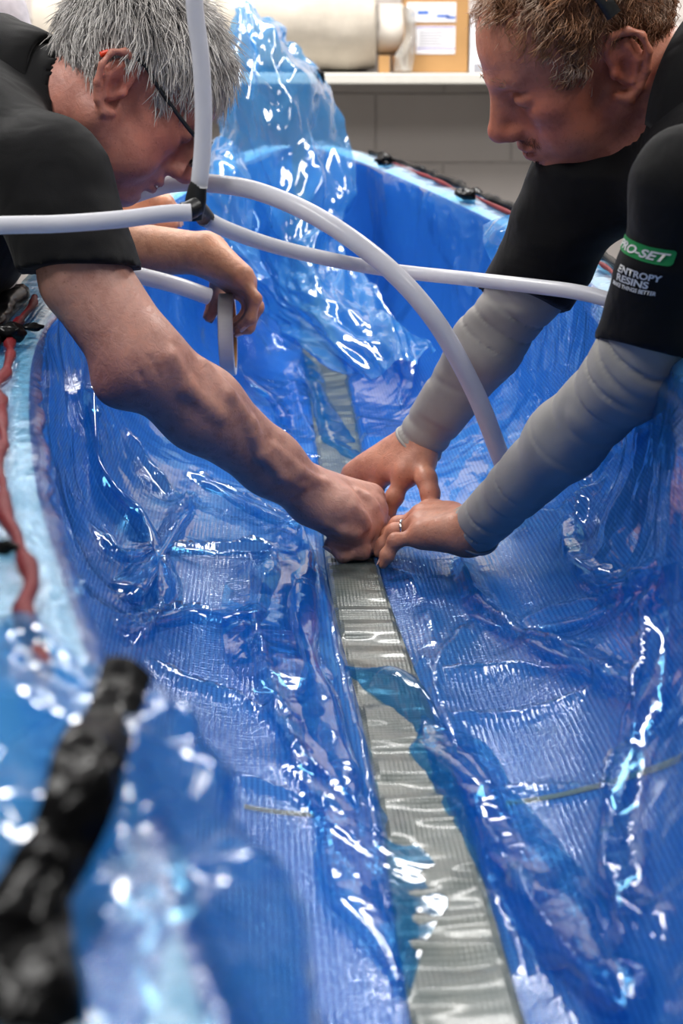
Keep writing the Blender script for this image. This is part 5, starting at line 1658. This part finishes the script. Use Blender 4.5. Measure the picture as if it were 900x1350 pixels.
# black tee connector
tee = empty('tee_connector', con, 'black rubber tee joining the three white tubes', 'connector')
link('barrel', tube_mesh('barrel', [P(262, 240, 1.6), P(260, 250, 1.6), P(258, 264, 1.6), P(256, 278, 1.6), P(257, 291, 1.6)], .01, 40, 18, radii=[.0078, .0092, .0104, .0098, .0072]), MAT['black_rubber'], tee, True)
link('branch', tube_mesh('branch', [P(258, 272, 1.605), P(264, 279, 1.62), P(271, 288, 1.635)], .0092, 16, 16, radii=[.009, .0095, .0092]), MAT['black_rubber'], tee, True)
link('branch', tube_mesh('branch', [P(259, 272, 1.59), P(250, 277, 1.583), P(240, 279, 1.58)], .0092, 16, 16, radii=[.009, .0092, .0088]), MAT['black_rubber'], tee, True)
tube('white tube hanging straight down in front of the grey head', [(236, -1150, 1.60), (240, -760, 1.60), (246, -400, 1.60), (251, -150, 1.60), (256, 0, 1.60), (264, 70, 1.60), (268, 140, 1.60), (267, 195, 1.60), (262, 247, 1.60)], .0084)
tube('white tube running left from the tee across the black shirt', [(-500, 310, 1.40), (-250, 304, 1.45), (0, 297, 1.515), (80, 295, 1.535), (160, 289, 1.555), (215, 282, 1.568), (252, 280, 1.572)], .0084)
tube('thick white tube arching over to the far forearm and into the hull', [(160, 262, 2.12), (222, 243, 2.08), (280, 242, 2.02), (345, 254, 1.96), (425, 290, 1.90), (510, 352, 1.86), (575, 425, 1.845), (625, 515, 1.86), (655, 590, 1.88), (672, 640, 1.90), (682, 682, 1.905)], .0112)
tube('long thin white tube passing behind the arch toward the black sleeve', [(268, 287, 1.628), (300, 303, 1.68), (360, 324, 1.76), (440, 343, 1.86), (520, 357, 1.925), (620, 368, 1.87), (700, 377, 1.80), (760, 385, 1.75), (812, 398, 1.72), (850, 412, 1.72)], .0083)
tube('short white tube with an open end above the roll', [(90, 352, 2.05), (140, 355, 2.08), (185, 364, 2.10), (232, 376, 2.12), (275, 391, 2.14)], .0112)
# white tape roll in the third person's hand
rc = P(300, 441, 2.195); ax = unit(V(1.0, .015, .02))
e1 = unit(np.cross(ax, V(0, 0, 1))); e2 = np.cross(ax, e1)
rt = empty('tape_roll', rc - V(0, 0, .056), 'narrow white tape roll held edge on by the hidden person', 'tape roll')
def ring_mesh(name, ro, ri, wd, n=64):
    vs = []
    prof = [(ri, -wd / 2), (ro - .001, -wd / 2), (ro, -wd / 2 + .001), (ro, wd / 2 - .001), (ro - .001, wd / 2), (ri, wd / 2)]
    for i in range(n):
        t = 2 * math.pi * i / n
        for r_, a_ in prof: vs.append(rc + ax * a_ + r_ * (math.cos(t) * e1 + math.sin(t) * e2))
    m = len(prof); fs = []
    for i in range(n):
        for j in range(m):
            fs.append((i * m + j, ((i + 1) % n) * m + j, ((i + 1) % n) * m + (j + 1) % m, i * m + (j + 1) % m))
    return mesh(name, vs, fs)
link('wound_tape', ring_mesh('wound_tape', .0560, .0465, .020), MAT['white_plastic'], rt)
link('core', ring_mesh('core', .0465, .0435, .0205), MAT['core'], rt)
